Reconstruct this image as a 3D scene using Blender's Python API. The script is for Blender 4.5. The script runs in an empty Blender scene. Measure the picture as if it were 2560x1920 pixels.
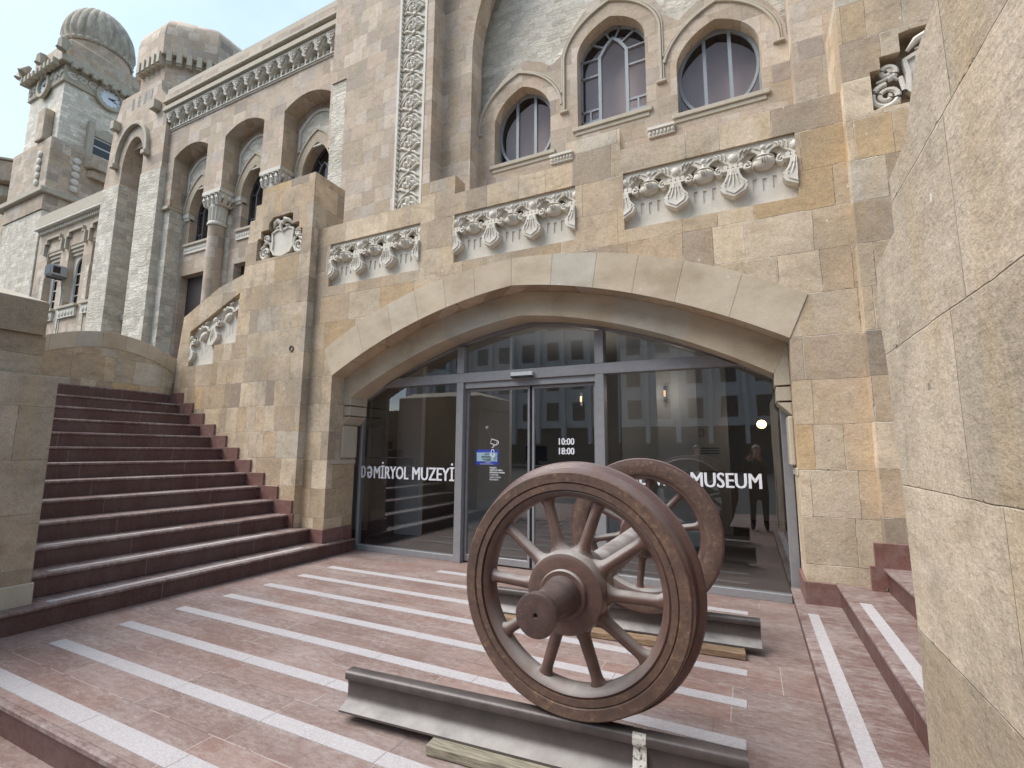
import bpy, bmesh, math, random
from mathutils import Vector, Matrix
from mathutils.geometry import tessellate_polygon
random.seed(7)
R = math.radians
PI = math.pi
sc = bpy.context.scene
COL = sc.collection
CX = -2.385                      # symmetry axis of the entrance

# ------------------------------------------------------------------ materials
def newmat(name):
    m = bpy.data.materials.new(name); m.use_nodes = True
    nt = m.node_tree; nt.nodes.clear()
    out = nt.nodes.new('ShaderNodeOutputMaterial'); b = nt.nodes.new('ShaderNodeBsdfPrincipled')
    nt.links.new(b.outputs[0], out.inputs[0])
    return m, nt, b
class G:
    def __init__(s, nt): s.nt = nt
    def n(s, t, **k):
        x = s.nt.nodes.new(t)
        for a, v in k.items(): setattr(x, a, v)
        return x
    def l(s, a, b): s.nt.links.new(a, b)
    def put(s, v, sock):
        if hasattr(v, 'is_output'): s.l(v, sock)
        elif v is not None: sock.default_value = v
    def m(s, op, a, b=None, c=None):
        x = s.n('ShaderNodeMath', operation=op)
        s.put(a, x.inputs[0]); s.put(b, x.inputs[1]); s.put(c, x.inputs[2]); return x.outputs[0]
    def noise(s, vec, scale, detail=3, rough=.55, out=0):
        x = s.n('ShaderNodeTexNoise'); s.l(vec, x.inputs['Vector']); x.inputs['Scale'].default_value = scale
        x.inputs['Detail'].default_value = detail; x.inputs['Roughness'].default_value = rough; return x.outputs[out]
    def vor(s, vec, scale, out='Distance', feat='F1'):
        x = s.n('ShaderNodeTexVoronoi', feature=feat); s.l(vec, x.inputs['Vector']); x.inputs['Scale'].default_value = scale; return x.outputs[out]
    def ramp(s, f, stops, interp='LINEAR'):
        x = s.n('ShaderNodeValToRGB'); x.color_ramp.interpolation = interp; e = x.color_ramp.elements
        while len(e) < len(stops): e.new(0.5)
        for i, (p, c) in enumerate(stops):
            e[i].position = p; e[i].color = (c[0], c[1], c[2], 1) if not isinstance(c, (int, float)) else (c, c, c, 1)
        s.l(f, x.inputs[0]); return x.outputs[0]
    def mix(s, f, a, b, mode='MIX'):
        x = s.n('ShaderNodeMix', data_type='RGBA', blend_type=mode)
        s.put(f, x.inputs[0])
        for v, k in ((a, 6), (b, 7)):
            if isinstance(v, tuple): x.inputs[k].default_value = (v[0], v[1], v[2], 1)
            else: s.l(v, x.inputs[k])
        return x.outputs[2]
    def pos(s): return s.n('ShaderNodeNewGeometry').outputs['Position']
    def sep(s, v):
        x = s.n('ShaderNodeSeparateXYZ'); s.l(v, x.inputs[0]); return x.outputs
    def comb(s, a, b, c=0.0):
        x = s.n('ShaderNodeCombineXYZ'); s.put(a, x.inputs[0]); s.put(b, x.inputs[1]); s.put(c, x.inputs[2]); return x.outputs[0]
    def scale(s, v, t):
        x = s.n('ShaderNodeVectorMath', operation='MULTIPLY'); s.l(v, x.inputs[0]); x.inputs[1].default_value = t; return x.outputs[0]
    def bump(s, h, dist, strength, b, prev=None):
        x = s.n('ShaderNodeBump'); s.l(h, x.inputs['Height']); x.inputs['Distance'].default_value = dist; x.inputs['Strength'].default_value = strength
        if prev: s.l(prev, x.inputs['Normal'])
        if b: s.l(x.outputs[0], b.inputs['Normal'])
        return x.outputs[0]

def masonry(name, pal, bw, bh, phase=0., joint=.006, seed=0., rough_amt=.0, mort=(.62, .58, .5), stain=.5, groove=.5, warp=.012, ochre=1.):
    m, nt, b = newmat(name); g = G(nt)
    p = g.pos(); px, py, pz = g.sep(p)[0:3]
    w = g.noise(p, 1.7, 2); w2 = g.noise(p, 9., 2)
    wn = g.m('MULTIPLY', g.m('SUBTRACT', w, .5), warp * 2); wn2 = g.m('MULTIPLY', g.m('SUBTRACT', w2, .5), warp * .7)
    u = g.m('ADD', g.m('ADD', px, py), wn)
    v = g.m('ADD', g.m('ADD', pz, -phase), wn2)
    fv = g.m('DIVIDE', v, bh); row = g.m('FLOOR', fv); fr = g.m('FRACT', fv)
    wr = g.n('ShaderNodeTexWhiteNoise', noise_dimensions='1D'); g.l(g.m('ADD', row, seed + .37), wr.inputs['W'])
    r = wr.outputs['Value']
    width = g.m('MULTIPLY_ADD', r, bw * .5, bw * .8)
    fu = g.m('ADD', g.m('DIVIDE', u, width), g.m('MULTIPLY', r, 17.3)); col = g.m('FLOOR', fu); fru = g.m('FRACT', fu)
    wc = g.n('ShaderNodeTexWhiteNoise', noise_dimensions='3D'); g.l(g.comb(row, col, seed), wc.inputs['Vector'])
    split = g.m('GREATER_THAN', wc.outputs['Value'], .52)
    cut = g.m('MULTIPLY_ADD', wc.outputs['Value'], .6, .05)
    side = g.m('MULTIPLY', split, g.m('GREATER_THAN', fru, cut))
    t = g.n('ShaderNodeTexWhiteNoise', noise_dimensions='3D'); g.l(g.comb(row, col, g.m('ADD', side, seed + 5.1)), t.inputs['Vector'])
    tone = t.outputs['Value']; tcol = t.outputs['Color']
    dcut = g.m('ADD', g.m('ABSOLUTE', g.m('SUBTRACT', fru, cut)), g.m('MULTIPLY', g.m('SUBTRACT', 1., split), 9.))
    du = g.m('MULTIPLY', g.m('MINIMUM', g.m('MINIMUM', fru, g.m('SUBTRACT', 1., fru)), dcut), width)
    dv = g.m('MULTIPLY', g.m('MINIMUM', fr, g.m('SUBTRACT', 1., fr)), bh)
    d = g.m('MINIMUM', du, dv)
    jn = g.noise(p, 2.3, 3)
    chip = g.noise(p, 13., 4, .7)
    jw = g.m('MULTIPLY', g.m('ADD', g.m('MULTIPLY', jn, 1.1), g.m('MULTIPLY', g.m('MAXIMUM', g.m('SUBTRACT', chip, .60), 0.), 22.)), joint)
    mr = g.n('ShaderNodeMapRange', interpolation_type='SMOOTHSTEP'); g.l(d, mr.inputs[0]); mr.inputs[1].default_value = 0; g.l(jw, mr.inputs[2])
    inb = mr.outputs[0]                      # 0 in the joint, 1 on the stone
    base = g.ramp(tone, pal, 'CONSTANT')
    sp3 = g.n('ShaderNodeVectorMath', operation='MULTIPLY_ADD'); g.l(tcol, sp3.inputs[0]); sp3.inputs[1].default_value = (9, 9, 9); g.l(p, sp3.inputs[2]); pb = sp3.outputs[0]
    tc2 = g.sep(tcol)
    base = g.mix(1., base, g.ramp(tc2[1], [(0, (.84, .83, .80)), (.5, (1., .99, .98)), (1., (1.12, 1.11, 1.08))]), 'MULTIPLY')
    ve = g.n('ShaderNodeTexNoise'); g.l(g.scale(pb, (1.0, 1.0, 2.1)), ve.inputs['Vector']); ve.inputs['Scale'].default_value = 2.6; ve.inputs['Detail'].default_value = 6; ve.inputs['Roughness'].default_value = .62; ve.inputs['Distortion'].default_value = 1.4
    base = g.mix(1., base, g.ramp(ve.outputs[0], [(.28, (.74, .70, .64)), (.45, (.97, .95, .93)), (.6, (1.03, 1.03, 1.03)), (.75, (1.16, 1.17, 1.18))]), 'MULTIPLY')
    oc = g.noise(g.scale(pb, (1.5, 1.5, .5)), 1.3, 4, .6); base = g.mix(g.m('MULTIPLY', g.ramp(oc, [(.54, 0.), (.70, .6)]), stain*ochre), base, (.50, .35, .17))
    # mottling and weather stains
    big = g.noise(p, 1.1, 4, .6); mid = g.noise(p, 6., 4, .65); fine = g.noise(p, 70., 3, .7)
    st = g.noise(g.scale(p, (3.2, 3.2, .45)), 1.6, 4, .6)
    base = g.mix(g.ramp(mid, [(.3, .0), (.75, .55)]), base, g.mix(.5, base, (.30, .25, .18)))
    base = g.mix(g.m('MULTIPLY', g.ramp(big, [(.44, 0.), (.66, .9)]), stain), base, g.mix(.6, base, (.22, .185, .14)))
    blot = g.noise(g.scale(p, (1, 1, .8)), 3.4, 5, .7, 0); base = g.mix(g.m('MULTIPLY', g.ramp(blot, [(.56, 0.), (.68, .75)]), stain), base, g.mix(.6, base, (.19, .155, .115)))
    base = g.mix(g.m('MULTIPLY', g.ramp(st, [(.52, 0.), (.72, .7)]), stain), base, g.mix(.5, base, (.40, .28, .14)))
    base = g.mix(.55, base, g.ramp(fine, [(.28, .50), (.72, 1.12)]), 'MULTIPLY')
    gr = g.noise(p, 22., 5, .75); base = g.mix(.5, base, g.ramp(gr, [(.3, .62), (.5, 1.), (.72, 1.2)]), 'MULTIPLY')
    # pale scuffs and lime drips, dark pits
    sp = g.vor(g.scale(p, (1, 1, .55)), 5.5); base = g.mix(g.m('MULTIPLY', g.m('LESS_THAN', g.m('ADD', sp, g.m('MULTIPLY', w2, .08)), .085), .55), base, (.68, .65, .58))
    pit = g.vor(p, 3.1); base = g.mix(g.m('MULTIPLY', g.m('LESS_THAN', pit, .035), .6), base, (.12, .1, .08))
    base = g.mix(1., base, (1.14, 1.13, 1.10), 'MULTIPLY')
    mc = g.mix(g.m('GREATER_THAN', jn, .52), (.16, .135, .10), mort)
    base = g.mix(g.m('MULTIPLY', g.m('SUBTRACT', 1., inb), .75), base, mc)
    g.l(base, b.inputs['Base Color']); b.inputs['Roughness'].default_value = .85
    h = g.m('MULTIPLY', inb, groove)
    h = g.m('ADD', h, g.m('MULTIPLY', mid, .25)); h = g.m('ADD', h, g.m('MULTIPLY', fine, .16)); h = g.m('ADD', h, g.m('MULTIPLY', gr, .30))
    if rough_amt:
        rn = g.noise(g.scale(p, (1.6, 1.6, 4.2)), 2.6, 5, .7); rv = g.noise(g.scale(p, (1.2, 1.2, 2.6)), 7., 4, .7)
        h = g.m('ADD', h, g.m('MULTIPLY', g.m('ADD', rn, g.m('MULTIPLY', rv, .6)), rough_amt))
    h = g.m('ADD', h, g.m('MULTIPLY', tone, .12))
    g.bump(h, .02, .6, b)
    return m

TER = [(0, (0.555, 0.433, 0.304)), (.14, (0.490, 0.366, 0.250)), (.30, (0.618, 0.502, 0.374)), (.44, (0.416, 0.326, 0.244)), (.56, (0.522, 0.402, 0.285)), (.68, (0.586, 0.482, 0.364)), (.80, (0.330, 0.266, 0.204)), (.85, (0.511, 0.361, 0.204)), (.91, (0.511, 0.453, 0.379))]
UPP = [(0, (0.525, 0.424, 0.335)), (.18, (0.487, 0.389, 0.299)), (.36, (0.569, 0.475, 0.391)), (.52, (0.443, 0.364, 0.294)), (.64, (0.504, 0.389, 0.309)), (.78, (0.552, 0.470, 0.407)), (.88, (0.384, 0.313, 0.268)), (.95, (0.487, 0.414, 0.366))]
GRY = [(0, (0.397, 0.336, 0.263)), (.25, (0.433, 0.369, 0.293)), (.5, (0.363, 0.296, 0.222)), (.75, (0.467, 0.397, 0.318))]
WHT = [(0, (0.637, 0.597, 0.521)), (.3, (0.700, 0.653, 0.569)), (.6, (0.594, 0.556, 0.482)), (.8, (0.721, 0.683, 0.608))]
M = {}
M['terrace'] = masonry('terrace_sandstone', TER, .62, .385, .10, .0065, 3., stain=.85)
M['pier'] = masonry('pier_sandstone', TER, .46, .372, .16, .006, 11., stain=1.)
M['upper'] = masonry('upper_sandstone', UPP, .62, .40, .19, .007, 23., stain=.5)
M['wing'] = masonry('wing_sandstone', UPP, .70, .42, .1, .008, 31., stain=.5)
M['tower'] = masonry('tower_sandstone', UPP, .9, .45, .1, .012, 37., stain=.9)
M['parapet'] = masonry('parapet_sandstone', GRY, 1.0, .4275, .018, .005, 47., stain=1., warp=.012, mort=(.38, .34, .27), rough_amt=.5, ochre=.25)
M['soffit'] = masonry('soffit_sandstone', [(0, (.47, .385, .26)), (.4, (.43, .35, .235)), (.7, (.50, .42, .30))], .8, 9., -3., .006, 5., stain=.4)
M['rustic'] = masonry('rough_white_stone', WHT, .55, .26, .05, .012, 61., rough_amt=5.5, mort=(.52, .50, .46), stain=.35, groove=.2, warp=.03)
M['rustic_soft'] = masonry('white_stone_panel', WHT, .5, .17, .03, .008, 67., rough_amt=4.2, mort=(.6, .58, .54), stain=.12, groove=.15, warp=.03)
M['towerwhite'] = masonry('white_tower_stone', [(q_, tuple(min(.8, c_*1.12) for c_ in cc_)) for q_, cc_ in WHT], .5, .20, .03, .015, 71., rough_amt=1.2, mort=(.5, .48, .44), stain=.3)

def carved(name, c, dirt=.5):
    m, nt, b = newmat(name); g = G(nt); p = g.pos()
    n1 = g.noise(p, 5., 4, .6); n2 = g.noise(p, 45., 3, .7); st = g.noise(g.scale(p, (4, 4, .8)), 1.7, 3)
    col = g.mix(g.ramp(n1, [(.35, 0.), (.75, dirt)]), c, (c[0] * .72, c[1] * .70, c[2] * .64))
    col = g.mix(g.ramp(st, [(.55, 0.), (.75, dirt * .8)]), col, (c[0] * .6, c[1] * .6, c[2] * .58))
    col = g.mix(.3, col, g.ramp(n2, [(.3, .6), (.7, 1.)]), 'MULTIPLY')
    g.l(col, b.inputs['Base Color']); b.inputs['Roughness'].default_value = .8
    g.bump(g.m('ADD', g.m('MULTIPLY', n2, .3), g.m('MULTIPLY', n1, .4)), .01, .5, b)
    return m
M['carved'] = carved('carved_limestone', (.70, .65, .56))
M['carved_tan'] = carved('carved_sandstone', (.48, .42, .325), .7)
M['mould'] = carved('moulded_sandstone', (.50, .435, .335), .4)

# voussoirs: one tone for each block of the ring
m, nt, b = newmat('arch_ring_stone'); g = G(nt); p = g.pos()
rnd = g.n('ShaderNodeNewGeometry').outputs['Random Per Island']
c = g.ramp(rnd, [(0, (.53, .445, .33)), (.2, (.50, .41, .30)), (.4, (.55, .47, .36)), (.62, (.515, .425, .315)), (.82, (.48, .435, .36)), (.92, (.54, .45, .33))], 'CONSTANT')
n1 = g.noise(p, 4., 4, .6); n2 = g.noise(p, 60., 3, .7)
c = g.mix(g.ramp(n1, [(.4, 0.), (.75, .5)]), c, g.mix(.5, c, (.32, .25, .15)))
n5 = g.noise(g.scale(p, (1, 1, 1.6)), 1.9, 6, .65); c = g.mix(1., c, g.ramp(n5, [(.3, (.80, .76, .69)), (.5, (1, .99, .97)), (.7, (1.12, 1.12, 1.12))]), 'MULTIPLY')
sp = g.vor(p, 4.); c = g.mix(g.m('MULTIPLY', g.m('LESS_THAN', sp, .06), .5), c, (.66, .62, .54))
c = g.mix(.3, c, g.ramp(n2, [(.3, .6), (.7, 1.)]), 'MULTIPLY'); g.l(c, b.inputs['Base Color']); b.inputs['Roughness'].default_value = .85
g.bump(g.m('ADD', g.m('MULTIPLY', n2, .2), g.m('MULTIPLY', n1, .4)), .012, .5, b); M['ring'] = m

def granite(name, c1, c2, c3, rough, joints=None, dust=.0, sc_=1.):
    m, nt, b = newmat(name); g = G(nt); p = g.pos(); px, py, pz = g.sep(p)[0:3]
    n1 = g.noise(p, 3.2 * sc_, 4, .65); n2 = g.noise(p, 95., 3, .8); n3 = g.noise(p, 240., 2, .8)
    c = g.mix(g.ramp(n2, [(.38, 0.), (.62, 1.)]), c1, c2)
    c = g.mix(g.ramp(n3, [(.55, 0.), (.66, .8)]), c, c3)
    c = g.mix(g.ramp(n1, [(.35, .0), (.7, .6)]), c, g.mix(.6, c, c2))
    # whitish dust and scuffs
    dn = g.noise(g.scale(p, (1., 2.2, 1.)), 1.5, 5, .7); fl = g.noise(g.scale(p, (1, 2.4, 1)), 15., 5, .75)
    c = g.mix(g.m('MULTIPLY', g.ramp(g.m('MULTIPLY', g.m('ADD', dn, fl), .5), [(.44, 0.), (.64, 1.)]), dust), c, (.42, .375, .35))
    h = g.m('ADD', g.m('MULTIPLY', n2, .5), g.m('MULTIPLY', fl, .8 * (dust > 0)))
    if joints:
        fy = g.m('FRACT', g.m('DIVIDE', g.m('ADD', py, joints[1]), joints[0])); row = g.m('FLOOR', g.m('DIVIDE', g.m('ADD', py, joints[1]), joints[0]))
        wr = g.n('ShaderNodeTexWhiteNoise', noise_dimensions='1D'); g.l(row, wr.inputs['W'])
        fxx = g.m('ADD', g.m('DIVIDE', px, .78), g.m('MULTIPLY', wr.outputs[0], 9.)); fx = g.m('FRACT', fxx)
        t = g.n('ShaderNodeTexWhiteNoise', noise_dimensions='3D'); g.l(g.comb(row, g.m('FLOOR', fxx)), t.inputs['Vector'])
        c = g.mix(g.m('MULTIPLY', t.outputs[0], .5), c, g.mix(.45, c, (.36, .19, .14)))
        t2 = g.n('ShaderNodeTexWhiteNoise', noise_dimensions='3D'); g.l(g.comb(g.m('FLOOR', fxx), row, 3.), t2.inputs['Vector'])
        c = g.mix(g.m('MULTIPLY', t2.outputs[0], .35), c, g.mix(.45, c, (.24, .215, .21)))
        dy = g.m('MULTIPLY', g.m('MINIMUM', fy, g.m('SUBTRACT', 1., fy)), joints[0]); dx = g.m('MULTIPLY', g.m('MINIMUM', fx, g.m('SUBTRACT', 1., fx)), .78)
        d = g.m('MINIMUM', dx, dy); jm = g.m('LESS_THAN', d, .0032)
        c = g.mix(g.m('MULTIPLY', jm, .55), c, g.mix(g.m('GREATER_THAN', n1, .5), (.42, .36, .33), (.10, .08, .07)))
        h = g.m('SUBTRACT', h, jm)
    else:
        fxx = g.m('FRACT', g.m('DIVIDE', py, 1.15)); jm = g.m('LESS_THAN', g.m('ABSOLUTE', g.m('SUBTRACT', fxx, .5)), .0022)
        c = g.mix(g.m('MULTIPLY', jm, .6), c, (.35, .28, .26))
    g.l(c, b.inputs['Base Color']); g.l(g.ramp(n1, [(.3, rough), (.7, min(1, rough + .25))]), b.inputs['Roughness'])
    g.bump(h, .006, .5, b); return m
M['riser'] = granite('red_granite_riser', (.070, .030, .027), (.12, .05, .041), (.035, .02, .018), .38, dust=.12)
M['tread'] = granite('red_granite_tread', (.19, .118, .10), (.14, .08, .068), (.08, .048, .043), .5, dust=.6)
M['skirt'] = granite('red_granite_skirting', (.14, .062, .05), (.19, .085, .065), (.07, .035, .03), .4, dust=.25)
M['paving'] = granite('flamed_red_granite', (.135, .078, .062), (.205, .130, .106), (.055, .035, .03), .52, joints=(.43, .022), dust=.55)
M['strip'] = granite('pale_granite_strip', (.33, .30, .295), (.44, .41, .405), (.20, .17, .17), .8, dust=.1)

def metal_paint(name, c, c2, rough, metal=0., dust=0., sc_=14., specks=0, zmax=None):
    m, nt, b = newmat(name); g = G(nt); p = g.pos()
    n1 = g.noise(p, sc_, 5, .7); n2 = g.noise(p, sc_ * 7, 3, .7)
    col = g.mix(g.ramp(n1, [(.38, 0.), (.66, 1.)]), c, c2)
    if dust:
        nz = g.sep(g.n('ShaderNodeNewGeometry').outputs['Normal'])[2]
        up = g.m('MULTIPLY', g.ramp(nz, [(.15, 0.), (.9, 1.)]), g.ramp(g.noise(p, 7., 4), [(.3, .35), (.6, 1.)]))
        if zmax: up = g.m('MULTIPLY', g.m('ADD', up, .12), g.ramp(g.sep(p)[2], [(zmax*.6, 1.), (zmax*1.3, .06)]))
        col = g.mix(g.m('MULTIPLY', up, dust), col, (.36, .335, .31))
        g.l(g.m('MULTIPLY_ADD', up, .35, rough), b.inputs['Roughness'])
    else: b.inputs['Roughness'].default_value = rough
    b.inputs['Metallic'].default_value = metal
    if specks: col = g.mix(g.m('LESS_THAN', g.vor(g.scale(p, (1, .6, 1)), specks), .06), col, (.55, .5, .47))
    g.l(col, b.inputs['Base Color']); g.bump(g.m('ADD', n1, g.m('MULTIPLY', n2, .4)), .004, .5, b); return m
def rust_face(name):
    m, nt, b = newmat(name); g = G(nt); p = g.pos()
    n1 = g.noise(p, 9., 5, .7); n2 = g.noise(p, 38., 4, .75); n3 = g.noise(p, 110., 3, .7)
    c = g.mix(g.ramp(n1, [(.35, 0.), (.65, 1.)]), (.088, .054, .042), (.125, .071, .050))
    c = g.mix(g.m('MULTIPLY', g.ramp(n2, [(.52, 0.), (.66, 1.)]), g.ramp(n1, [(.42, 0.), (.6, .75)])), c, (.25, .16, .08))
    c = g.mix(g.ramp(n2, [(.3, .5), (.42, 0.)]), c, (.045, .03, .028))
    c = g.mix(.4, c, g.ramp(n3, [(.3, .55), (.7, 1.)]), 'MULTIPLY')
    g.l(c, b.inputs['Base Color']); g.l(g.ramp(n2, [(.3, .38), (.7, .7)]), b.inputs['Roughness'])
    g.bump(g.m('ADD', n2, g.m('MULTIPLY', n3, .4)), .004, .6, b); return m
M['rustface'] = rust_face('worn_brown_wheel_paint')
M['brown'] = metal_paint('brown_wheel_paint', (.118, .066, .051), (.075, .046, .039), .34, 0, .85)
M['tread_steel'] = metal_paint('brown_polished_tread', (.115, .060, .050), (.085, .046, .041), .24, .1, .25)
M['journal'] = metal_paint('dark_axle_steel', (.075, .048, .043), (.11, .072, .06), .28, .25, .1, 14., 60)
M['rail'] = metal_paint('weathered_rail_steel', (.085, .066, .062), (.052, .043, .040), .42, .15, .8, 9., 0, .14)
M['alu'] = metal_paint('grey_aluminium', (.30, .295, .30), (.26, .255, .26), .42, .2)
M['alu_light'] = metal_paint('pale_window_frame', (.27, .29, .30), (.24, .255, .265), .5, .1)
M['alu_dark'] = metal_paint('dark_window_frame', (.10, .105, .11), (.085, .088, .095), .5, .1)
def plain(name, c, rough=.6, metal=0., emit=None, es=1.):
    m, nt, b = newmat(name); g = G(nt); p = g.pos(); n = g.noise(p, 30., 3)
    g.l(g.mix(g.ramp(n, [(.35, 0.), (.7, .25)]), c, (c[0] * .7, c[1] * .7, c[2] * .7)), b.inputs['Base Color'])
    b.inputs['Roughness'].default_value = rough; b.inputs['Metallic'].default_value = metal
    if emit: b.inputs['Emission Color'].default_value = (*emit, 1); b.inputs['Emission Strength'].default_value = es
    return m
M['vinyl'] = plain('white_vinyl_lettering', (.80, .80, .82), .5)
M['white'] = plain('white_laminate', (.62, .62, .60), .5)
M['black'] = plain('black_plastic', (.012, .012, .013), .4)
M['blue'] = plain('blue_sign_print', (.03, .08, .62), .4)
M['signpale'] = plain('pale_sign_print', (.62, .82, .90), .4)
M['ink'] = plain('grey_sign_ink', (.12, .16, .2), .6)
M['cord'] = plain('grey_cord', (.25, .25, .25), .7)
M['roomwall'] = plain('dim_room_wall', (.62, .62, .60), .9)
M['roomdark'] = plain('dark_cladding_and_shade', (.035, .035, .038), .7)
M['roomfloor'] = plain('dark_plank_floor', (.10, .085, .075), .5)
M['blind'] = plain('mauve_blind', (.50, .40, .38), .75)
M['clock'] = plain('white_clock_enamel', (.72, .76, .82), .4)
M['doorbrown'] = plain('dark_brown_door', (.055, .040, .038), .55)
M['acw'] = plain('grey_ac_casing', (.38, .39, .40), .5)
M['lamp'] = plain('warm_lamp_glass', (.9, .6, .4), .4, 0, (1, .52, .25), 3.2)
M['lampdim'] = plain('faint_lamp_glass', (.6, .4, .25), .4, 0, (1, .55, .28), .12)
M['coat'] = plain('black_coat_fabric', (.012, .012, .015), .85)
M['skin'] = plain('skin', (.48, .28, .21), .55)
M['hair'] = plain('grey_hair', (.32, .29, .27), .8)
m, nt, b = newmat('weathered_wood'); g = G(nt); p = g.pos()
n1 = g.noise(g.scale(p, (1.2, 14, 14)), 6., 5, .65)
g.l(g.ramp(n1, [(.3, (.09, .055, .03)), (.55, (.24, .155, .09)), (.75, (.36, .26, .16))]), b.inputs['Base Color']); b.inputs['Roughness'].default_value = .8
g.bump(n1, .004, .6, b); M['wood'] = m
m, nt, b = newmat('grey_weathered_wood'); g = G(nt); p = g.pos()
n1 = g.noise(g.scale(p, (1.2, 14, 14)), 6., 5, .65)
g.l(g.ramp(n1, [(.3, (.10, .085, .06)), (.55, (.25, .22, .16)), (.75, (.36, .32, .25))]), b.inputs['Base Color']); b.inputs['Roughness'].default_value = .8
g.bump(n1, .004, .6, b); M['wood_grey'] = m
m, nt, b = newmat('chipped_white_paint'); g = G(nt); p = g.pos()
g.l(g.ramp(g.noise(p, 45., 4, .7), [(.38, (.10, .085, .08)), (.48, (.55, .53, .47))]), b.inputs['Base Color']); M['chipped'] = m

def glass(name, tint, refl, power=5.):
    m = bpy.data.materials.new(name); m.use_nodes = True; nt = m.node_tree; nt.nodes.clear(); g = G(nt)
    out = g.n('ShaderNodeOutputMaterial'); tr = g.n('ShaderNodeBsdfTransparent'); gl = g.n('ShaderNodeBsdfGlossy'); mx = g.n('ShaderNodeMixShader')
    tr.inputs[0].default_value = (*tint, 1); gl.inputs['Roughness'].default_value = 0.0; gl.inputs[0].default_value = (.95, .96, .97, 1)
    fr = g.n('ShaderNodeLayerWeight'); fr.inputs[0].default_value = .5
    f = g.m('MULTIPLY_ADD', g.m('POWER', fr.outputs['Facing'], power), 1 - refl, refl)
    bp = g.bump(g.noise(g.pos(), .9, 1), .02, .10, None); g.l(bp, gl.inputs['Normal'])
    g.l(f, mx.inputs[0]); g.l(tr.outputs[0], mx.inputs[1]); g.l(gl.outputs[0], mx.inputs[2]); g.l(mx.outputs[0], out.inputs[0]); return m
M['glass'] = glass('entrance_glass', (.84, .87, .88), .17)
M['winglass'] = glass('upper_window_glass', (.84, .82, .80), .045)
m, nt, b = newmat('dome_stone'); g = G(nt); p = g.pos()
n1 = g.noise(g.scale(p, (1, 1, .35)), 3.2, 4, .7); n2 = g.noise(p, 20., 3)
g.l(g.mix(g.ramp(n1, [(.38, 0.), (.62, 1.)]), (.46, .40, .31), (.26, .225, .175)), b.inputs['Base Color']); b.inputs['Roughness'].default_value = .9
g.bump(n2, .05, .5, b); M['dome'] = m
m, nt, b = newmat('asphalt'); g = G(nt); p = g.pos()
g.l(g.ramp(g.noise(p, 40., 4), [(.3, .045), (.7, .07)]), b.inputs['Base Color']); b.inputs['Roughness'].default_value = .9; M['asphalt'] = m
m, nt, b = newmat('office_concrete'); g = G(nt); p = g.pos()
g.l(g.ramp(g.noise(p, .8, 4), [(.3, (.46, .46, .46)), (.7, (.58, .575, .57))]), b.inputs['Base Color']); b.inputs['Roughness'].default_value = .8; M['office'] = m
M['officeglass'] = plain('dark_office_glass', (.025, .028, .035), .15)

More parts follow.
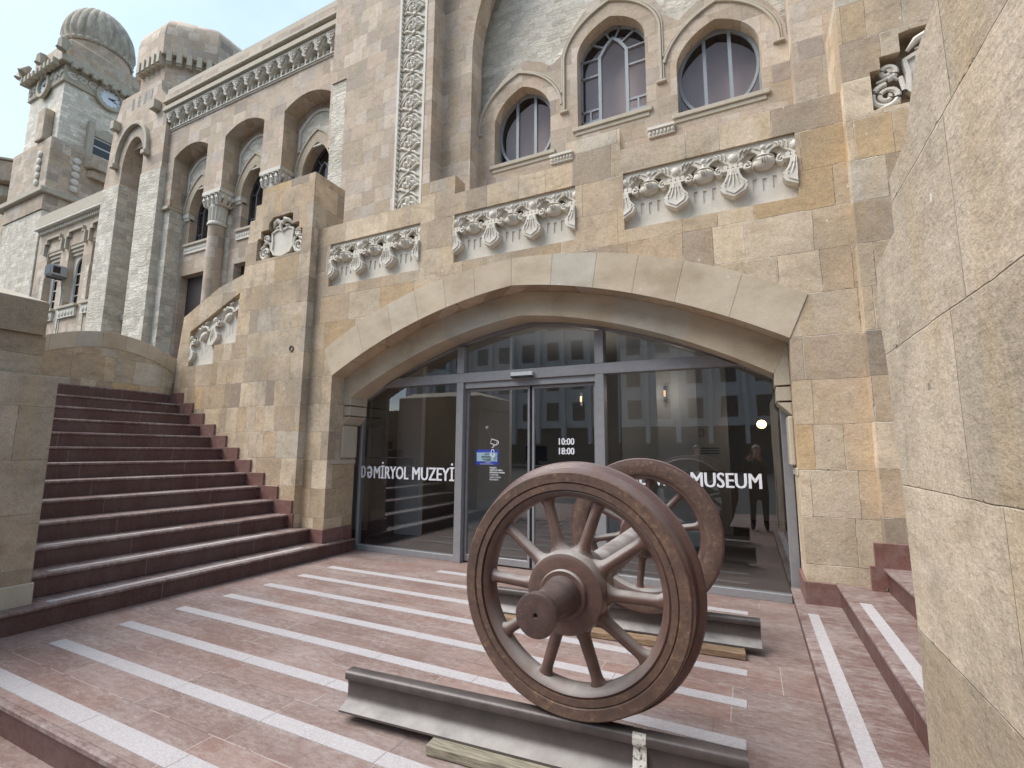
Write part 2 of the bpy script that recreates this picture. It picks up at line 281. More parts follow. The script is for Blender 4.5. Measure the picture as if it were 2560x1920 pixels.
# ------------------------------------------------------------------ mesh helpers
class MB:
    def __init__(s): s.bm = bmesh.new()
    def quad(s, pts):
        return s.bm.faces.new([s.bm.verts.new(p) for p in pts])
    def box(s, x0, x1, y0, y1, z0, z1):
        v = [s.bm.verts.new(p) for p in ((x0,y0,z0),(x1,y0,z0),(x1,y1,z0),(x0,y1,z0),(x0,y0,z1),(x1,y0,z1),(x1,y1,z1),(x0,y1,z1))]
        for f in ((0,3,2,1),(4,5,6,7),(0,1,5,4),(1,2,6,5),(2,3,7,6),(3,0,4,7)): s.bm.faces.new([v[i] for i in f])
        return s
    def prism(s, loops, a, b, axis='y'):
        """loops of 2D points (first outer, others holes) extruded from a to b along an axis"""
        def P(p, t):
            if axis == 'y': return (p[0], t, p[1])
            if axis == 'x': return (t, p[0], p[1])
            return (p[0], p[1], t)
        tri = tessellate_polygon([[Vector((p[0], p[1], 0)) for p in L] for L in loops])
        flat = [p for L in loops for p in L]
        va = [s.bm.verts.new(P(p, a)) for p in flat]; vb = [s.bm.verts.new(P(p, b)) for p in flat]
        for t in tri:
            try: s.bm.faces.new([va[i] for i in t]); s.bm.faces.new([vb[i] for i in reversed(t)])
            except ValueError: pass
        k = 0
        for L in loops:
            n = len(L)
            for i in range(n):
                j = (i + 1) % n
                s.bm.faces.new([va[k+i], va[k+j], vb[k+j], vb[k+i]])
            k += n
        return s
    def lathe(s, prof, c, axis='y', seg=64, closed=False, a0=0., a1=2*PI):
        """prof: (radius, offset along axis)"""
        full = abs(a1 - a0 - 2*PI) < 1e-6
        n = seg if full else seg + 1
        rings = []
        for i in range(n):
            t = a0 + (a1 - a0) * i / seg; ca, sa = math.cos(t), math.sin(t); ring = []
            for r, h in prof:
                if axis == 'y': q = (c[0] + r*ca, c[1] + h, c[2] + r*sa)
                elif axis == 'z': q = (c[0] + r*ca, c[1] + r*sa, c[2] + h)
                else: q = (c[0] + h, c[1] + r*ca, c[2] + r*sa)
                ring.append(s.bm.verts.new(q))
            rings.append(ring)
        m_ = len(prof)
        for i in range(n if full else n - 1):
            A, B = rings[i], rings[(i+1) % n]
            for j in range(m_ if closed else m_ - 1):
                k = (j+1) % m_
                s.bm.faces.new([A[j], B[j], B[k], A[k]])
        return s
    def tube(s, pts, r, seg=8, flat=1., caps=True, up=None):
        pts = [Vector(p) for p in pts]; rings = []
        n = len(pts); rr = r if isinstance(r, (list, tuple)) else [r]*n
        for i, p in enumerate(pts):
            t = (pts[min(i+1, n-1)] - pts[max(i-1, 0)]).normalized()
            u = Vector(up) if up else (Vector((0,0,1)) if abs(t.z) < .95 else Vector((1,0,0)))
            a = t.cross(u).normalized(); b_ = a.cross(t).normalized()
            rings.append([s.bm.verts.new(p + a*(rr[i]*math.cos(q)) + b_*(rr[i]*flat*math.sin(q))) for q in [2*PI*k/seg for k in range(seg)]])
        for i in range(n-1):
            for k in range(seg):
                s.bm.faces.new([rings[i][k], rings[i][(k+1)%seg], rings[i+1][(k+1)%seg], rings[i+1][k]])
        if caps: s.bm.faces.new(list(reversed(rings[0]))); s.bm.faces.new(rings[-1])
        return s
    def ball(s, c, rx, ry, rz, seg=12, rings=8):
        mat = Matrix.Translation(c) @ Matrix.Diagonal((rx, ry, rz, 1))
        bmesh.ops.create_uvsphere(s.bm, u_segments=seg, v_segments=rings, radius=1, matrix=mat); return s
    def disc(s, c, r, y0, y1, seg=16):
        return s.prism([[(c[0]+r*math.cos(2*PI*k/seg), c[1]+r*math.sin(2*PI*k/seg)) for k in range(seg)]], y0, y1)
    def bar(s, a, b, w, y0, y1):
        """flat bar in the XZ plane from a to b"""
        a = Vector((a[0], a[1])); b = Vector((b[0], b[1])); d = (b-a)
        if d.length < 1e-6: return s
        n = Vector((-d.y, d.x)).normalized() * w/2
        return s.prism([[tuple(a-n), tuple(b-n), tuple(b+n), tuple(a+n)]], y0, y1)
    def path(s, pts, w, y0, y1, closed=False):
        """mitred flat band along a polyline in the XZ plane"""
        P_ = [Vector(p) for p in pts]; n = len(P_); L, Rr = [], []
        for i in range(n):
            a = P_[(i-1) % n] if (closed or i > 0) else P_[i]; b = P_[(i+1) % n] if (closed or i < n-1) else P_[i]
            t = (b-a).normalized(); nn = Vector((-t.y, t.x))*w/2; L.append(P_[i]+nn); Rr.append(P_[i]-nn)
        for i in range(n if closed else n-1):
            j = (i+1) % n
            v = [s.bm.verts.new((q.x, y, q.y)) for y in (y0, y1) for q in (L[i], L[j], Rr[j], Rr[i])]
            for f in ((0,1,2,3),(7,6,5,4),(0,4,5,1),(2,6,7,3)): s.bm.faces.new([v[k] for k in f])
            if not closed and i == 0: s.bm.faces.new([v[k] for k in (0,3,7,4)])
            if not closed and i == n-2: s.bm.faces.new([v[k] for k in (1,5,6,2)])
        return s
    def clip(s, x0=None, x1=None):
        for x, sg in ((x0, -1), (x1, 1)):
            if x is None: continue
            g_ = s.bm.verts[:] + s.bm.edges[:] + s.bm.faces[:]
            r = bmesh.ops.bisect_plane(s.bm, geom=g_, plane_co=(x,0,0), plane_no=(sg,0,0), clear_outer=True)
            ed = [e for e in r['geom_cut'] if isinstance(e, bmesh.types.BMEdge)]
            try: bmesh.ops.holes_fill(s.bm, edges=ed)
            except Exception: pass
        return s
    def xform(s, f):
        for v in s.bm.verts: v.co = Vector(f(v.co))
        return s
    def build(s, name, mat, parent=None, smooth=False, bevel=0., weld=0., flip=False, seg=1):
        if weld: bmesh.ops.remove_doubles(s.bm, verts=s.bm.verts[:], dist=weld)
        bmesh.ops.recalc_face_normals(s.bm, faces=s.bm.faces[:])
        me = bpy.data.meshes.new(name); s.bm.to_mesh(me); s.bm.free()
        mats = mat if isinstance(mat, list) else [mat]
        for q in mats: me.materials.append(q if not isinstance(q, str) else M[q])
        o = bpy.data.objects.new(name, me); COL.objects.link(o)
        if parent:
            o.parent = parent; w = world(parent)
            me.transform(Matrix.Translation(-w))
        if smooth:
            for p_ in me.polygons: p_.use_smooth = True
            md = o.modifiers.new('edge', 'EDGE_SPLIT'); md.split_angle = R(38)
        if bevel:
            md = o.modifiers.new('bevel', 'BEVEL'); md.width = bevel; md.segments = seg; md.limit_method = 'ANGLE'; md.angle_limit = R(40)
        return o
def world(o):
    w = Vector(o.location)
    while o.parent: o = o.parent; w += Vector(o.location)
    return w
def tag(o, label=None, cat=None, group=None, kind=None):
    for k, v in (('label', label), ('category', cat), ('group', group), ('kind', kind)):
        if v: o[k] = v
    return o
def thing(name, loc, label, cat, group=None):
    o = bpy.data.objects.new(name, None); o.empty_display_size = .2; COL.objects.link(o); o.location = loc
    return tag(o, label, cat, group)
def sub(o, parent, name=None, dx=(0,0,0)):
    """a copy sharing mesh data, moved by dx, parented"""
    c = o.copy(); COL.objects.link(c); c.parent = parent; c.location = Vector(o.location) + Vector(dx)
    if name: c.name = name
    return c
def arch(cx, hw, zs, zt, f, n=20):
    """points of an arch from left springing to right springing"""
    out = []
    for i in range(2*n+1):
        t = (i-n)/n
        x = math.sin(t*PI/2*.999)/math.sin(PI/2*.999) if f == 'r' else t
        out.append((cx + hw*t, zs + (zt-zs)*f_arch(abs(t), f)))
    return out
def f_arch(t, f):
    if f == 'tudor': return 1 - .28*t - .72*t*t
    if f == 'ring': return 1 - .17*t - .83*t**2.3
    if f == 'seg': return 1 - t*t
    if f == 'point': return (1-t)*.30 + .70*math.sqrt(max(0, 1-t**2.3))
    if f == 'round': return math.sqrt(max(0, 1-t*t))
    return 1-t
def dens(cx, hw, zs, zt, f, n=24):
    """like arch but sampled by angle so steep springings stay round"""
    out = []
    for i in range(2*n+1):
        a = -PI/2 + PI*i/(2*n); t = math.sin(a)
        out.append((cx + hw*t, zs + (zt-zs)*f_arch(min(1, abs(t)), f)))
    return out
def text_mesh(body, w, h, loc, name, mat, parent, bold=.0, depth=.0015):
    cu = bpy.data.curves.new(name, 'FONT'); cu.body = body; cu.resolution_u = 3; cu.extrude = .001
    t = bpy.data.objects.new(name + '_tmp', cu); COL.objects.link(t)
    dg = bpy.context.evaluated_depsgraph_get(); dg.update()
    src = bpy.data.meshes.new_from_object(t.evaluated_get(dg)); bpy.data.objects.remove(t)
    xs = [v.co.x for v in src.vertices]; ys = [v.co.y for v in src.vertices]; zs = [v.co.z for v in src.vertices]
    cap = .70 if max(ys) > .5 else max(ys)
    n = 5 if bold else 1; sh = [bold*(2*k/(n-1)-1) for k in range(n)] if n > 1 else [0]
    sx = (w-2*bold)/(max(xs)-min(xs)); sy = h/cap; x0 = min(xs); bm = bmesh.new(); zr = max(max(zs)-min(zs), 1e-6)
    for k, s_ in enumerate(sh):
        c = src.copy()
        for v in c.vertices: v.co = Vector(((v.co.x-x0)*sx + bold + s_, -(v.co.z-min(zs))/zr*(depth+.00025*k), v.co.y*sy))
        bm.from_mesh(c)
    bmesh.ops.recalc_face_normals(bm, faces=bm.faces[:]) 
    me = bpy.data.meshes.new(name); bm.to_mesh(me); bm.free(); me.materials.append(M[mat])
    o = bpy.data.objects.new(name, me); COL.objects.link(o)
    if parent: o.parent = parent; me.transform(Matrix.Translation(Vector(loc)-world(parent)))
    else: me.transform(Matrix.Translation(Vector(loc)))
    return o
def spiral(cx, cz, r0, turns, a0, d=1, n=26, r1=.15):
    return [(cx + r0*(1-(1-r1)*k/n)*math.cos(a0 + d*2*PI*turns*k/n), cz + r0*(1-(1-r1)*k/n)*math.sin(a0 + d*2*PI*turns*k/n)) for k in range(n+1)]
def mirx(x): return 2*CX - x


def split(o):
    """turn the loose pieces of one object into objects of their own with the same name"""
    me = o.data; bm = bmesh.new(); bm.from_mesh(me); seen = set(); groups = []
    for v in bm.verts:
        if v.index in seen: continue
        st, comp = [v], []
        seen.add(v.index)
        while st:
            q = st.pop(); comp.append(q.index)
            for e in q.link_edges:
                w_ = e.other_vert(q)
                if w_.index not in seen: seen.add(w_.index); st.append(w_)
        groups.append(set(comp))
    bm.free()
    if len(groups) < 2: return [o]
    out = []
    for gset in groups:
        b2 = bmesh.new(); b2.from_mesh(me); b2.verts.ensure_lookup_table()
        bmesh.ops.delete(b2, geom=[v for v in b2.verts if v.index not in gset], context='VERTS')
        m2 = bpy.data.meshes.new(o.name.split('.')[0]); b2.to_mesh(m2); b2.free()
        for mt in me.materials: m2.materials.append(mt)
        c = o.copy(); c.data = m2; COL.objects.link(c); out.append(c)
    nm = o.name.split('.')[0]; bpy.data.objects.remove(o)
    for i, c in enumerate(out): c.name = nm
    return out
def SXP(x, s): return (2*CX - x + .095) if s else x
# ------------------------------------------------------------------ ground and platform (setting)
def struct(o, name=None): o['kind'] = 'structure'; return o
mb = MB(); mb.quad([(-260,-260,-.345),(260,-260,-.345),(260,260,-.345),(-260,260,-.345)]); struct(mb.build('ground', 'asphalt'))
mb = MB(); mb.box(-14, 9, -3.2, 1.40, -.34, -.172); struct(mb.build('lower_step', 'paving'))
plat = thing('platform', (CX, 3.4, 0), None, None); plat['kind'] = 'structure'
mb = MB(); mb.box(-5.30, .36, 1.40, 5.62, -.34, 0.0); mb.build('paving', 'paving', plat)
mb = MB(); mb.box(-5.28, .34, 1.383, 1.399, -.171, -.035); mb.build('riser', 'riser', plat)
mb = MB(); mb.box(-5.285, .345, 1.362, 1.402, -.034, .0035); mb.build('nosing', 'tread', plat, bevel=.008)
for i in range(9):
    y = 1.50 + .429*i
    x0 = -4.62 + (.0 if i else .0); x1 = -.09
    if i == 0: x0, x1 = -4.7, -.09
    if i == 8: x0 = -3.35
    mb = MB(); w = .047 if i else .054
    n = 6; xs = [x0 + (x1-x0)*k/n for k in range(n+1)]
    for k in range(n): mb.box(xs[k] + .0015, xs[k+1] - .0015, y-w, y+w, -.01, .004)
    mb.build('anti_slip_strip', 'strip', plat)

# ------------------------------------------------------------------ staircases and their parapets, left (s=0) and its mirror (s=1)
H = .1765; NS = 13
def SX(x, s): return mirx(x) if s else x
def bx(mb, x0, x1, y0, y1, z0, z1, s):
    a, b = SX(x0, s), SX(x1, s); return mb.box(min(a,b), max(a,b), y0, y1, z0, z1)
def pr(mb, loops, y0, y1, s): return mb.prism([[(SXP(p[0], s), p[1]) for p in L] for L in loops], y0, y1)
def step_x(k): return -5.04 - .30*(k-1)
YW = 4.74                         # face of the wall beside the stairs
for s in (0, 1):
    side = 'left' if s == 0 else 'right'
    st = thing('staircase', (SX(-6.8, s), 3.3, 0), ('dark red granite staircase climbing to the arched wall left of the glass entrance' if s == 0 else
               'red granite steps at the right beside the big foreground parapet'), 'staircase', 'granite staircases beside the entrance')
    for k in range(1, NS+1):
        x = step_x(k); z = H*k - (.006 if k == 1 else 0); y1 = 5.38 if k == 1 else YW + .03
        y1 = {1: 5.36, 2: 4.83, 3: YW+.02}.get(k, YW+.02)
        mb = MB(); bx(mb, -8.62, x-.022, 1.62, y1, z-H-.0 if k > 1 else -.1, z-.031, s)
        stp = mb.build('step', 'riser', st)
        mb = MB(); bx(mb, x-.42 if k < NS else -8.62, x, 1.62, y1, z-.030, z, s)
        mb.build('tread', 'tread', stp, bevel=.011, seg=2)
        if k <= 3:
            ys = {1: (2.05, 4.55), 2: (2.15, 4.3), 3: (2.2, 3.4)}[k]
            mb = MB(); bx(mb, x-.135, x-.065, ys[0], ys[1], z-.004, z+.003, s); mb.build('anti_slip_strip', 'strip', stp)
    # stepped granite skirting along the wall
    sk = thing('skirting', (SX(-6.8, s), YW, 0), 'stepped red granite skirting along the wall beside the %s staircase' % side, 'skirting', 'granite skirtings')
    mb = MB()
    for k in range(2, NS+1):
        x = step_x(k); bx(mb, (x-.30 if k < NS else -8.6), (x+.05 if k > 2 else -5.555), YW-.028-.0007*(k % 2), YW-.001, H*k-.15, H*k+H+.01, s)
    mb.build('side_skirting', 'skirt', sk, bevel=.004)
    mb = MB(); bx(mb, -5.60, -5.115, 4.832, 4.859, H-.01, 2*H-.004, s); bx(mb, -5.141, -5.115, 4.8595, 5.36, H-.01, 2*H-.006, s)
    mb.build('pier_skirting', 'skirt', sk, bevel=.004)
    # the end pier of the stair parapet
    pa = thing('stair_parapet', (SX(-5.6, s), 1.3, 0), ('grey sandstone stair parapet end with pyramid cap at the left edge of the photo' if s == 0 else
               'huge close grey sandstone parapet filling the right edge of the photo'), 'parapet', 'parapets of the stairs')
    XF = -5.20
    mb = MB()
    if s == 0:
        prof = [(.30, -.1), (1.96, -.1), (1.96, 1.985), (.30, 1.985)]
        mb.prism([prof], SX(-9.0, s), SX(XF, s), 'x'); mb.build('wall', 'parapet', pa, bevel=.006)
        mb = MB(); mb.prism([[(.36, 1.986), (1.86, 1.986), (1.86, 2.32), (.36, 2.32)]], -9., XF-.05, 'x'); mb.build('upper_course', 'parapet', pa, bevel=.006)
        mb = MB(); mb.prism([[(.40, 2.3205), (1.84, 2.3205), (1.84, 2.60), (.40, 2.60)]], -7.4, XF-.01, 'x'); mb.build('block', 'parapet', pa, bevel=.008)
        mb = MB(); a = [(-7.4, .4), (XF-.01, .4), (XF-.01, 1.84), (-7.4, 1.84)]; bm_ = mb.bm
        lo = [bm_.verts.new((x, y, 2.6005)) for x, y in a]; hi = [bm_.verts.new((x, y, 2.72)) for x, y in ((-7.2, .62), (XF-.32, .62), (XF-.32, 1.60), (-7.2, 1.60))]
        for i in range(4): bm_.faces.new([lo[i], lo[(i+1) % 4], hi[(i+1) % 4], hi[i]])
        bm_.faces.new(hi); bm_.faces.new(lo); mb.build('pyramid_cap', 'carved_tan', pa, bevel=.01)
    else:
        xf = .43
        # profile along the stair edge: lower wall, set back block, sloping cap
        mb.prism([[(-.9, -.1), (1.99, -.1), (1.955, .9), (1.97, 1.3), (2.01, 1.73), (2.05, 1.9), (2.02, 2.05), (1.775, 2.075), (1.765, 2.245), (1.60, 2.26), (1.52, 2.33), (1.44, 2.41), (1.2, 2.43), (-.9, 2.43)]], xf, 4.2, 'x'); mb.build('wall', 'parapet', pa, bevel=.012)
    mb = MB()
    if s == 0:
        bx(mb, -5.215, -5.185, .9, 1.975, .165, .335, s); mb.build('plinth_block', 'mould', pa, bevel=.006)
    # arched wall closing the upper landing
    aw = thing('arched_wall', (SX(-8.8, s), 3.4, 0), 'sandstone wall with curved arched top closing the upper end of the %s staircase' % side, 'wall', 'arched landing walls')
    top = [(y_, 2.80 + .34*(1-((y_-3.86)/1.06)**2)) for y_ in [4.92 - 2.12*k/28 for k in range(29)]]
    mb = MB(); mb.prism([[(1.5, -.1), (4.92, -.1)] + [(y_, z_-.235) for y_, z_ in top] + [(1.5, 2.56)]], SX(-8.66, s), SX(-8.98, s), 'x')
    mb.build('wall', 'pier', aw)
    mb = MB()
    n = 7; tt = top
    for k in range(n):
        seg_ = tt[k*4:(k+1)*4+1]
        mb.prism([[(y_+ (0 if 0 < i < 4 else (-.002 if i == 0 else .002)), z_) for i, (y_, z_) in enumerate(seg_)] + [(y_, z_-.236) for y_, z_ in reversed(seg_)]], SX(-8.652, s), SX(-8.99, s), 'x')
    mb.build('curved_coping', 'ring', aw, bevel=.004)

# ------------------------------------------------------------------ the entrance block (terrace wall with the arch)
TB = thing('entrance_block', (CX, 5.2, 0), 'sandstone terrace front with wide pointed arch, carved panels and glass museum entrance', 'entrance')
OPEN = [(-5.14, 2.41)] + arch(CX, 2.755, 2.41, 3.295, 'tudor')[1:-1] + [(.37, 2.41)]
def wallpoly():
    return [(-5.60, -.1), (-5.14, -.1)] + OPEN + [(.37, -.1), (.93, -.1), (.93, 4.63), (-1.09, 4.63), (-1.09, 4.885), (-1.575, 4.885), (-1.575, 4.63), (-3.195, 4.63), (-3.195, 4.885), (-3.715, 4.885), (-3.715, 4.63), (-5.60, 4.63)]
PAN = [(-5.315, -3.72), (-3.195, -1.60), (-1.065, .53)]
PZ0, PZ1 = 3.712, 4.35
holes = [[(a, PZ0), (b, PZ0), (b, PZ1), (a, PZ1)] for a, b in PAN]
mb = MB(); mb.prism([wallpoly()] + holes, 4.86, 5.10); mb.build('front_wall', 'terrace', TB)
# core behind
OP2 = [(-5.14, 2.137)] + [(-5.14, 2.40)] + [(x, z) for x, z in arch(CX, 2.755, 2.41, 3.295, 'tudor')[1:-1]] + [(.37, 2.40), (.37, 2.137)]
mb = MB(); mb.prism([[(-5.60, -.1), (-5.141, -.1)] + [(x, z+.001) for x, z in OPEN] + [(.371, -.1), (.93, -.1), (.93, 4.62), (-5.60, 4.62)]], 5.101, 5.37); mb.build('core_wall', 'terrace', TB)
# voussoirs
outer = arch(CX, 2.92, 2.79, 3.625, 'ring', 40); inner = arch(CX, 2.757, 2.408, 3.297, 'tudor', 40)
cuts = [0, 8, 15, 21, 27, 33, 40, 47, 54, 60, 66, 73, 80]
mb = MB()
for a, b in zip(cuts, cuts[1:]):
    I = inner[a:b+1]; O = outer[a:b+1]; d = .0018
    I = [(I[0][0]+d, I[0][1])] + I[1:-1] + [(I[-1][0]-d, I[-1][1])]; O = [(O[0][0]+d, O[0][1])] + O[1:-1] + [(O[-1][0]-d, O[-1][1])]
    mb.prism([I + list(reversed(O))], 4.851, 5.095)
mb.build('arch_ring', 'ring', TB)
# inner recessed arch ring
i_out = arch(CX, 2.754, 2.409, 3.293, 'tudor', 40); i_in = arch(CX, 2.625, 2.135, 3.005, 'tudor', 40)
mb = MB(); ic = [0, 12, 24, 36, 46, 57, 68, 80]
for a, b in zip(ic, ic[1:]):
    I = i_in[a:b+1]; O = i_out[a:b+1]; mb.prism([I + list(reversed(O))], 5.102 , 5.44)
mb.build('inner_arch_ring', 'ring', TB)
for s in (0, 1):
    mb = MB()
    bx(mb, -5.139, -5.012, 5.104, 5.44, 2.02, 2.40, s); bx(mb, -5.139, -5.02, 5.112, 5.44, 1.875, 2.005, s)
    mb2 = mb; mb.prism([[(SX(-5.139, s), 1.74), (SX(-5.02, s), 1.86), (SX(-5.139, s), 1.86)]], 5.12, 5.44)
    mb.build('corbel', 'mould', TB, bevel=.004)
    mb = MB(); bx(mb, -5.139, -5.095, 5.08, 5.36, 1.285, 1.73, s); mb.build('jamb_block', 'mould', TB, bevel=.012, seg=2)
    mb = MB(); bx(mb, -5.139, -5.128, 4.90, 5.38, 1.20, 1.265, s); mb.build('jamb_moulding', 'mould', TB, bevel=.004)
# terrace slab behind the parapet
mb = MB(); mb.box(-8.6, 3.8, 5.36, 9.05, 3.55, 3.75); mb.build('terrace_slab', 'upper', TB)

# carved frieze panels
PER = .5325
def unit_band(mb, u0, u1, first):
    pass
def frieze(parent, x0, x1, top, per, y, fx=None, nb=3):
    """a carved panel: band, pendants at every period, bowls between"""
    pan = MB(); slots = []
    def rect(a, b, c, d): return [(a, c), (b, c), (b, d), (a, d)]
    for i in range(nb):
        xm = x0 + per*(i+.5)
        slots.append([(xm+.125*math.cos(2*PI*q/18), top-.150+.062*math.sin(2*PI*q/18)) for q in range(18)])
        for dx in (-.085, 0, .085): slots.append(rect(xm+dx-.017, xm+dx+.017, top-.485+abs(dx)*.15, top-.355+abs(dx)*.1))
    pan.prism([rect(x0, x1, PZ0 - PZ1 + top, top)] + slots, y+.055, y+.085)
    pan.box(x0, x1, y+.19, y+.215, top-.64, top)
    for i in range(nb):
        xm = x0 + per*(i+.5)
        for dx in (-.085, 0, .085): pan.box(xm+dx-.024, xm+dx+.024, y+.067, y+.10, top-.50, top-.33)
    if fx: pan.xform(fx)
    fp = pan.build('frieze_panel', 'carved', parent)
    # band with scallops
    mb = MB(); pts = [(x0, top)]; bot = []
    N = 16
    for i in range(nb):
        for k in range(N+1):
            t = k/N; x = x0 + per*(i+t)
            q = abs(t-.5)*2                     # 1 at pendants, 0 mid
            z = -.082 - .10*max(0, (q-.55)/.45)**.7 - (.065 if q < .14 else 0) - (.02 if .14 <= q < .26 else 0)
            if .30 < q < .55: z = -.070 + .012*math.cos((q-.3)*40)
            bot.append((x, top+z))
    mb.prism([[(x0, top-.002)] + bot + [(x1, top-.002)]], y+.012, y+.05)
    for i in range(nb+1):
        xc = x0 + per*i
        mb.ball((xc, y+.012, top-.105), .046, .03, .046, 14, 8)
        for a in range(6):
            an = PI*a/5; mb.tube([(xc+.03*math.cos(an), y-.006, top-.105+.03*math.sin(an)), (xc+.044*math.cos(an), y-.002, top-.105+.044*math.sin(an))], .005, 5)
        for sg in (-1, 1):       # leaf curls beside the rosette
            for q in range(3):
                x_ = xc + sg*(.065+.035*q); mb.tube([(x_, y+.006, top-.11+.012*q), (x_+sg*.006, y, top-.06), (x_+sg*.03, y+.006, top-.035)], [.007,.009,.005], 6)
    for i in range(nb):
        xm = x0 + per*(i+.5); mb.ball((xm, y+.012, top-.06), .025, .02, .025, 10, 6)
        for sg in (-1, 1): mb.tube([(xm+sg*.02, y+.01, top-.09), (xm+sg*.05, y+.004, top-.065), (xm+sg*.085, y+.01, top-.05)], [.006,.009,.004], 6)
        mb.tube([(xm, y+.012, top-.10), (xm, y, top-.17)], [.016, .009], 8)
    mb.clip(x0+.001, x1-.001)
    if fx: mb.xform(fx)
    mb.build('leaf_band', 'carved', fp, smooth=True)
    for i in range(nb+1):
        xc = x0 + per*i; mb = MB()
        for k in range(4): mb.prism([[( xc+(-.066+.044*k)+.021*math.cos(2*PI*q/10), top-.195+.021*math.sin(2*PI*q/10)) for q in range(10)]], y-.012, y+.04)
        mb.bar((xc-.088, top-.228), (xc+.088, top-.228), .02, y-.016, y+.04)
        for sg in (-1, 1):
            sp = spiral(xc+sg*.125, top-.235, .040, 1.35, (PI*.5), -sg, 22, .12)
            mb.tube([(px_, y-.02, pz_) for px_, pz_ in sp], [.011]*12+[.009]*11, 6)
            mb.disc((xc+sg*.125, top-.235), .038, y-.014, y+.07, 16)
        o_ = [(-.050, -.243), (-.060, -.30), (-.082, -.35), (-.118, -.392), (-.105, -.412), (-.122, -.425), (-.098, -.47), (0, -.522)]
        sh = [(xc+a, top+b_) for a, b_ in o_] + [(xc-a, top+b_) for a, b_ in reversed(o_[:-1])]
        mb.prism([sh], y-.040, y+.06)
        il = [(xc+a*.72, top-.30+(b_+.30)*.86) for a, b_ in o_[1:]]; il += [(2*xc-a, b_) for a, b_ in reversed(il[:-1])]
        mb.path(il, .010, y-.049, y-.039, True)
        for sg in (-1, 0, 1): mb.tube([(xc+sg*.012, y-.04, top-.255), (xc+sg*.030, y-.045, top-.35), (xc+sg*.048, y-.04, top-.43+abs(sg)*.02)], [.006, .009, .004], 6)
        mb.clip(x0+.0015, x1-.0015)
        if fx: mb.xform(fx)
        mb.build('pendant', 'carved', fp, smooth=True)
    for i in range(nb):
        xm = x0 + per*(i+.5); mb = MB()
        mb.ball((xm, y+.035, top-.215), .100, .065, .072, 18, 10)
        mb.lathe([(.085, 0), (.098, .012), (.085, .024)], (xm, y+.035, top-.185), 'z', 20)
        mb.tube([(xm, y-.03, top-.15), (xm, y-.036, top-.175)], .014, 8)
        for a in (-.6, 0, .6): mb.tube([(xm, y-.034, top-.165), (xm+.030*math.sin(a*1.3), y-.042, top-.20), (xm+.035*math.sin(a), y-.036, top-.238)], [.008, .015, .003], 6)
        if fx: mb.xform(fx)
        mb.build('bowl', 'carved', fp, smooth=True)
    return fp
for a, b in PAN: frieze(TB, a, b, PZ1, (b-a)/3, 4.875)

# piers with the shields and sloping parapets
def cartouche(parent, s, y):
    mb = MB(); cx = -6.27
    def P_(x, z): return (SXP(x, s), z)
    sh = [(-.235, 4.72), (-.215, 4.60), (-.225, 4.45), (-.17, 4.375), (-.05, 4.345), (0, 4.315)]
    L = [P_(cx+a, z) for a, z in sh] + [P_(cx-a, z) for a, z in reversed(sh[:-1])] + [P_(cx+.12, 4.77), P_(cx, 4.74), P_(cx-.12, 4.77)]
    mb.prism([L], y+.02, y+.09)
    mb.path(L, .035, y+.0, y+.06, True)
    for sg in (-1, 1):
        for (sx_, sz_, r_, t_, a_) in ((.375, 4.43, .115, 1.9, PI/2), (.36, 4.65, .07, 1.5, -PI/2)):
            sp = spiral(cx+sg*sx_, sz_, r_, t_, a_, -sg, 40, .12)
            mb.tube([(SXP(px_, s), y+.015, pz_) for px_, pz_ in sp], [.024]*20+[.020]*21, 7)
        mb.tube([(SXP(cx+sg*.49, s), y+.03, 4.315), (SXP(cx+sg*.40, s), y+.01, 4.325), (SXP(cx+sg*.30, s), y+.02, 4.36), (SXP(cx+sg*.25, s), y+.02, 4.45), (SXP(cx+sg*.27, s), y+.02, 4.58)], [.012, .026, .024, .02, .02], 7)
        mb.tube([(SXP(cx+sg*.29, s), y+.02, 4.56), (SXP(cx+sg*.33, s), y+.01, 4.60), (SXP(cx+sg*.44, s), y+.02, 4.58)], [.012, .022, .01], 7)
        mb.tube([(SXP(cx+sg*.02, s), y, 4.83), (SXP(cx+sg*.08, s), y-.02, 4.885), (SXP(cx+sg*.15, s), y-.01, 4.86), (SXP(cx+sg*.21, s), y+.02, 4.80)], [.03, .04, .034, .014], 8)
        mb.tube([(SXP(cx+sg*.06, s), y+.01, 4.82), (SXP(cx+sg*.10, s), y, 4.79), (SXP(cx+sg*.16, s), y+.01, 4.80)], [.02, .022, .008], 7)
        sp = spiral(cx+sg*.09, 4.335, .04, 1.2, PI*.5, sg, 16, .2); mb.tube([(SXP(px_, s), y+.03, pz_) for px_, pz_ in sp], .013, 6)
    mb.tube([(SXP(cx-.02, s), y, 4.87), (SXP(cx-.03, s), y-.01, 4.80), (SXP(cx, s), y-.005, 4.70)], [.03, .028, .012], 8)
    mb.ball((SXP(cx, s), y+.0, 4.86), .045, .03, .035, 10, 6)
    return mb.build('cartouche', 'carved', parent, smooth=True)
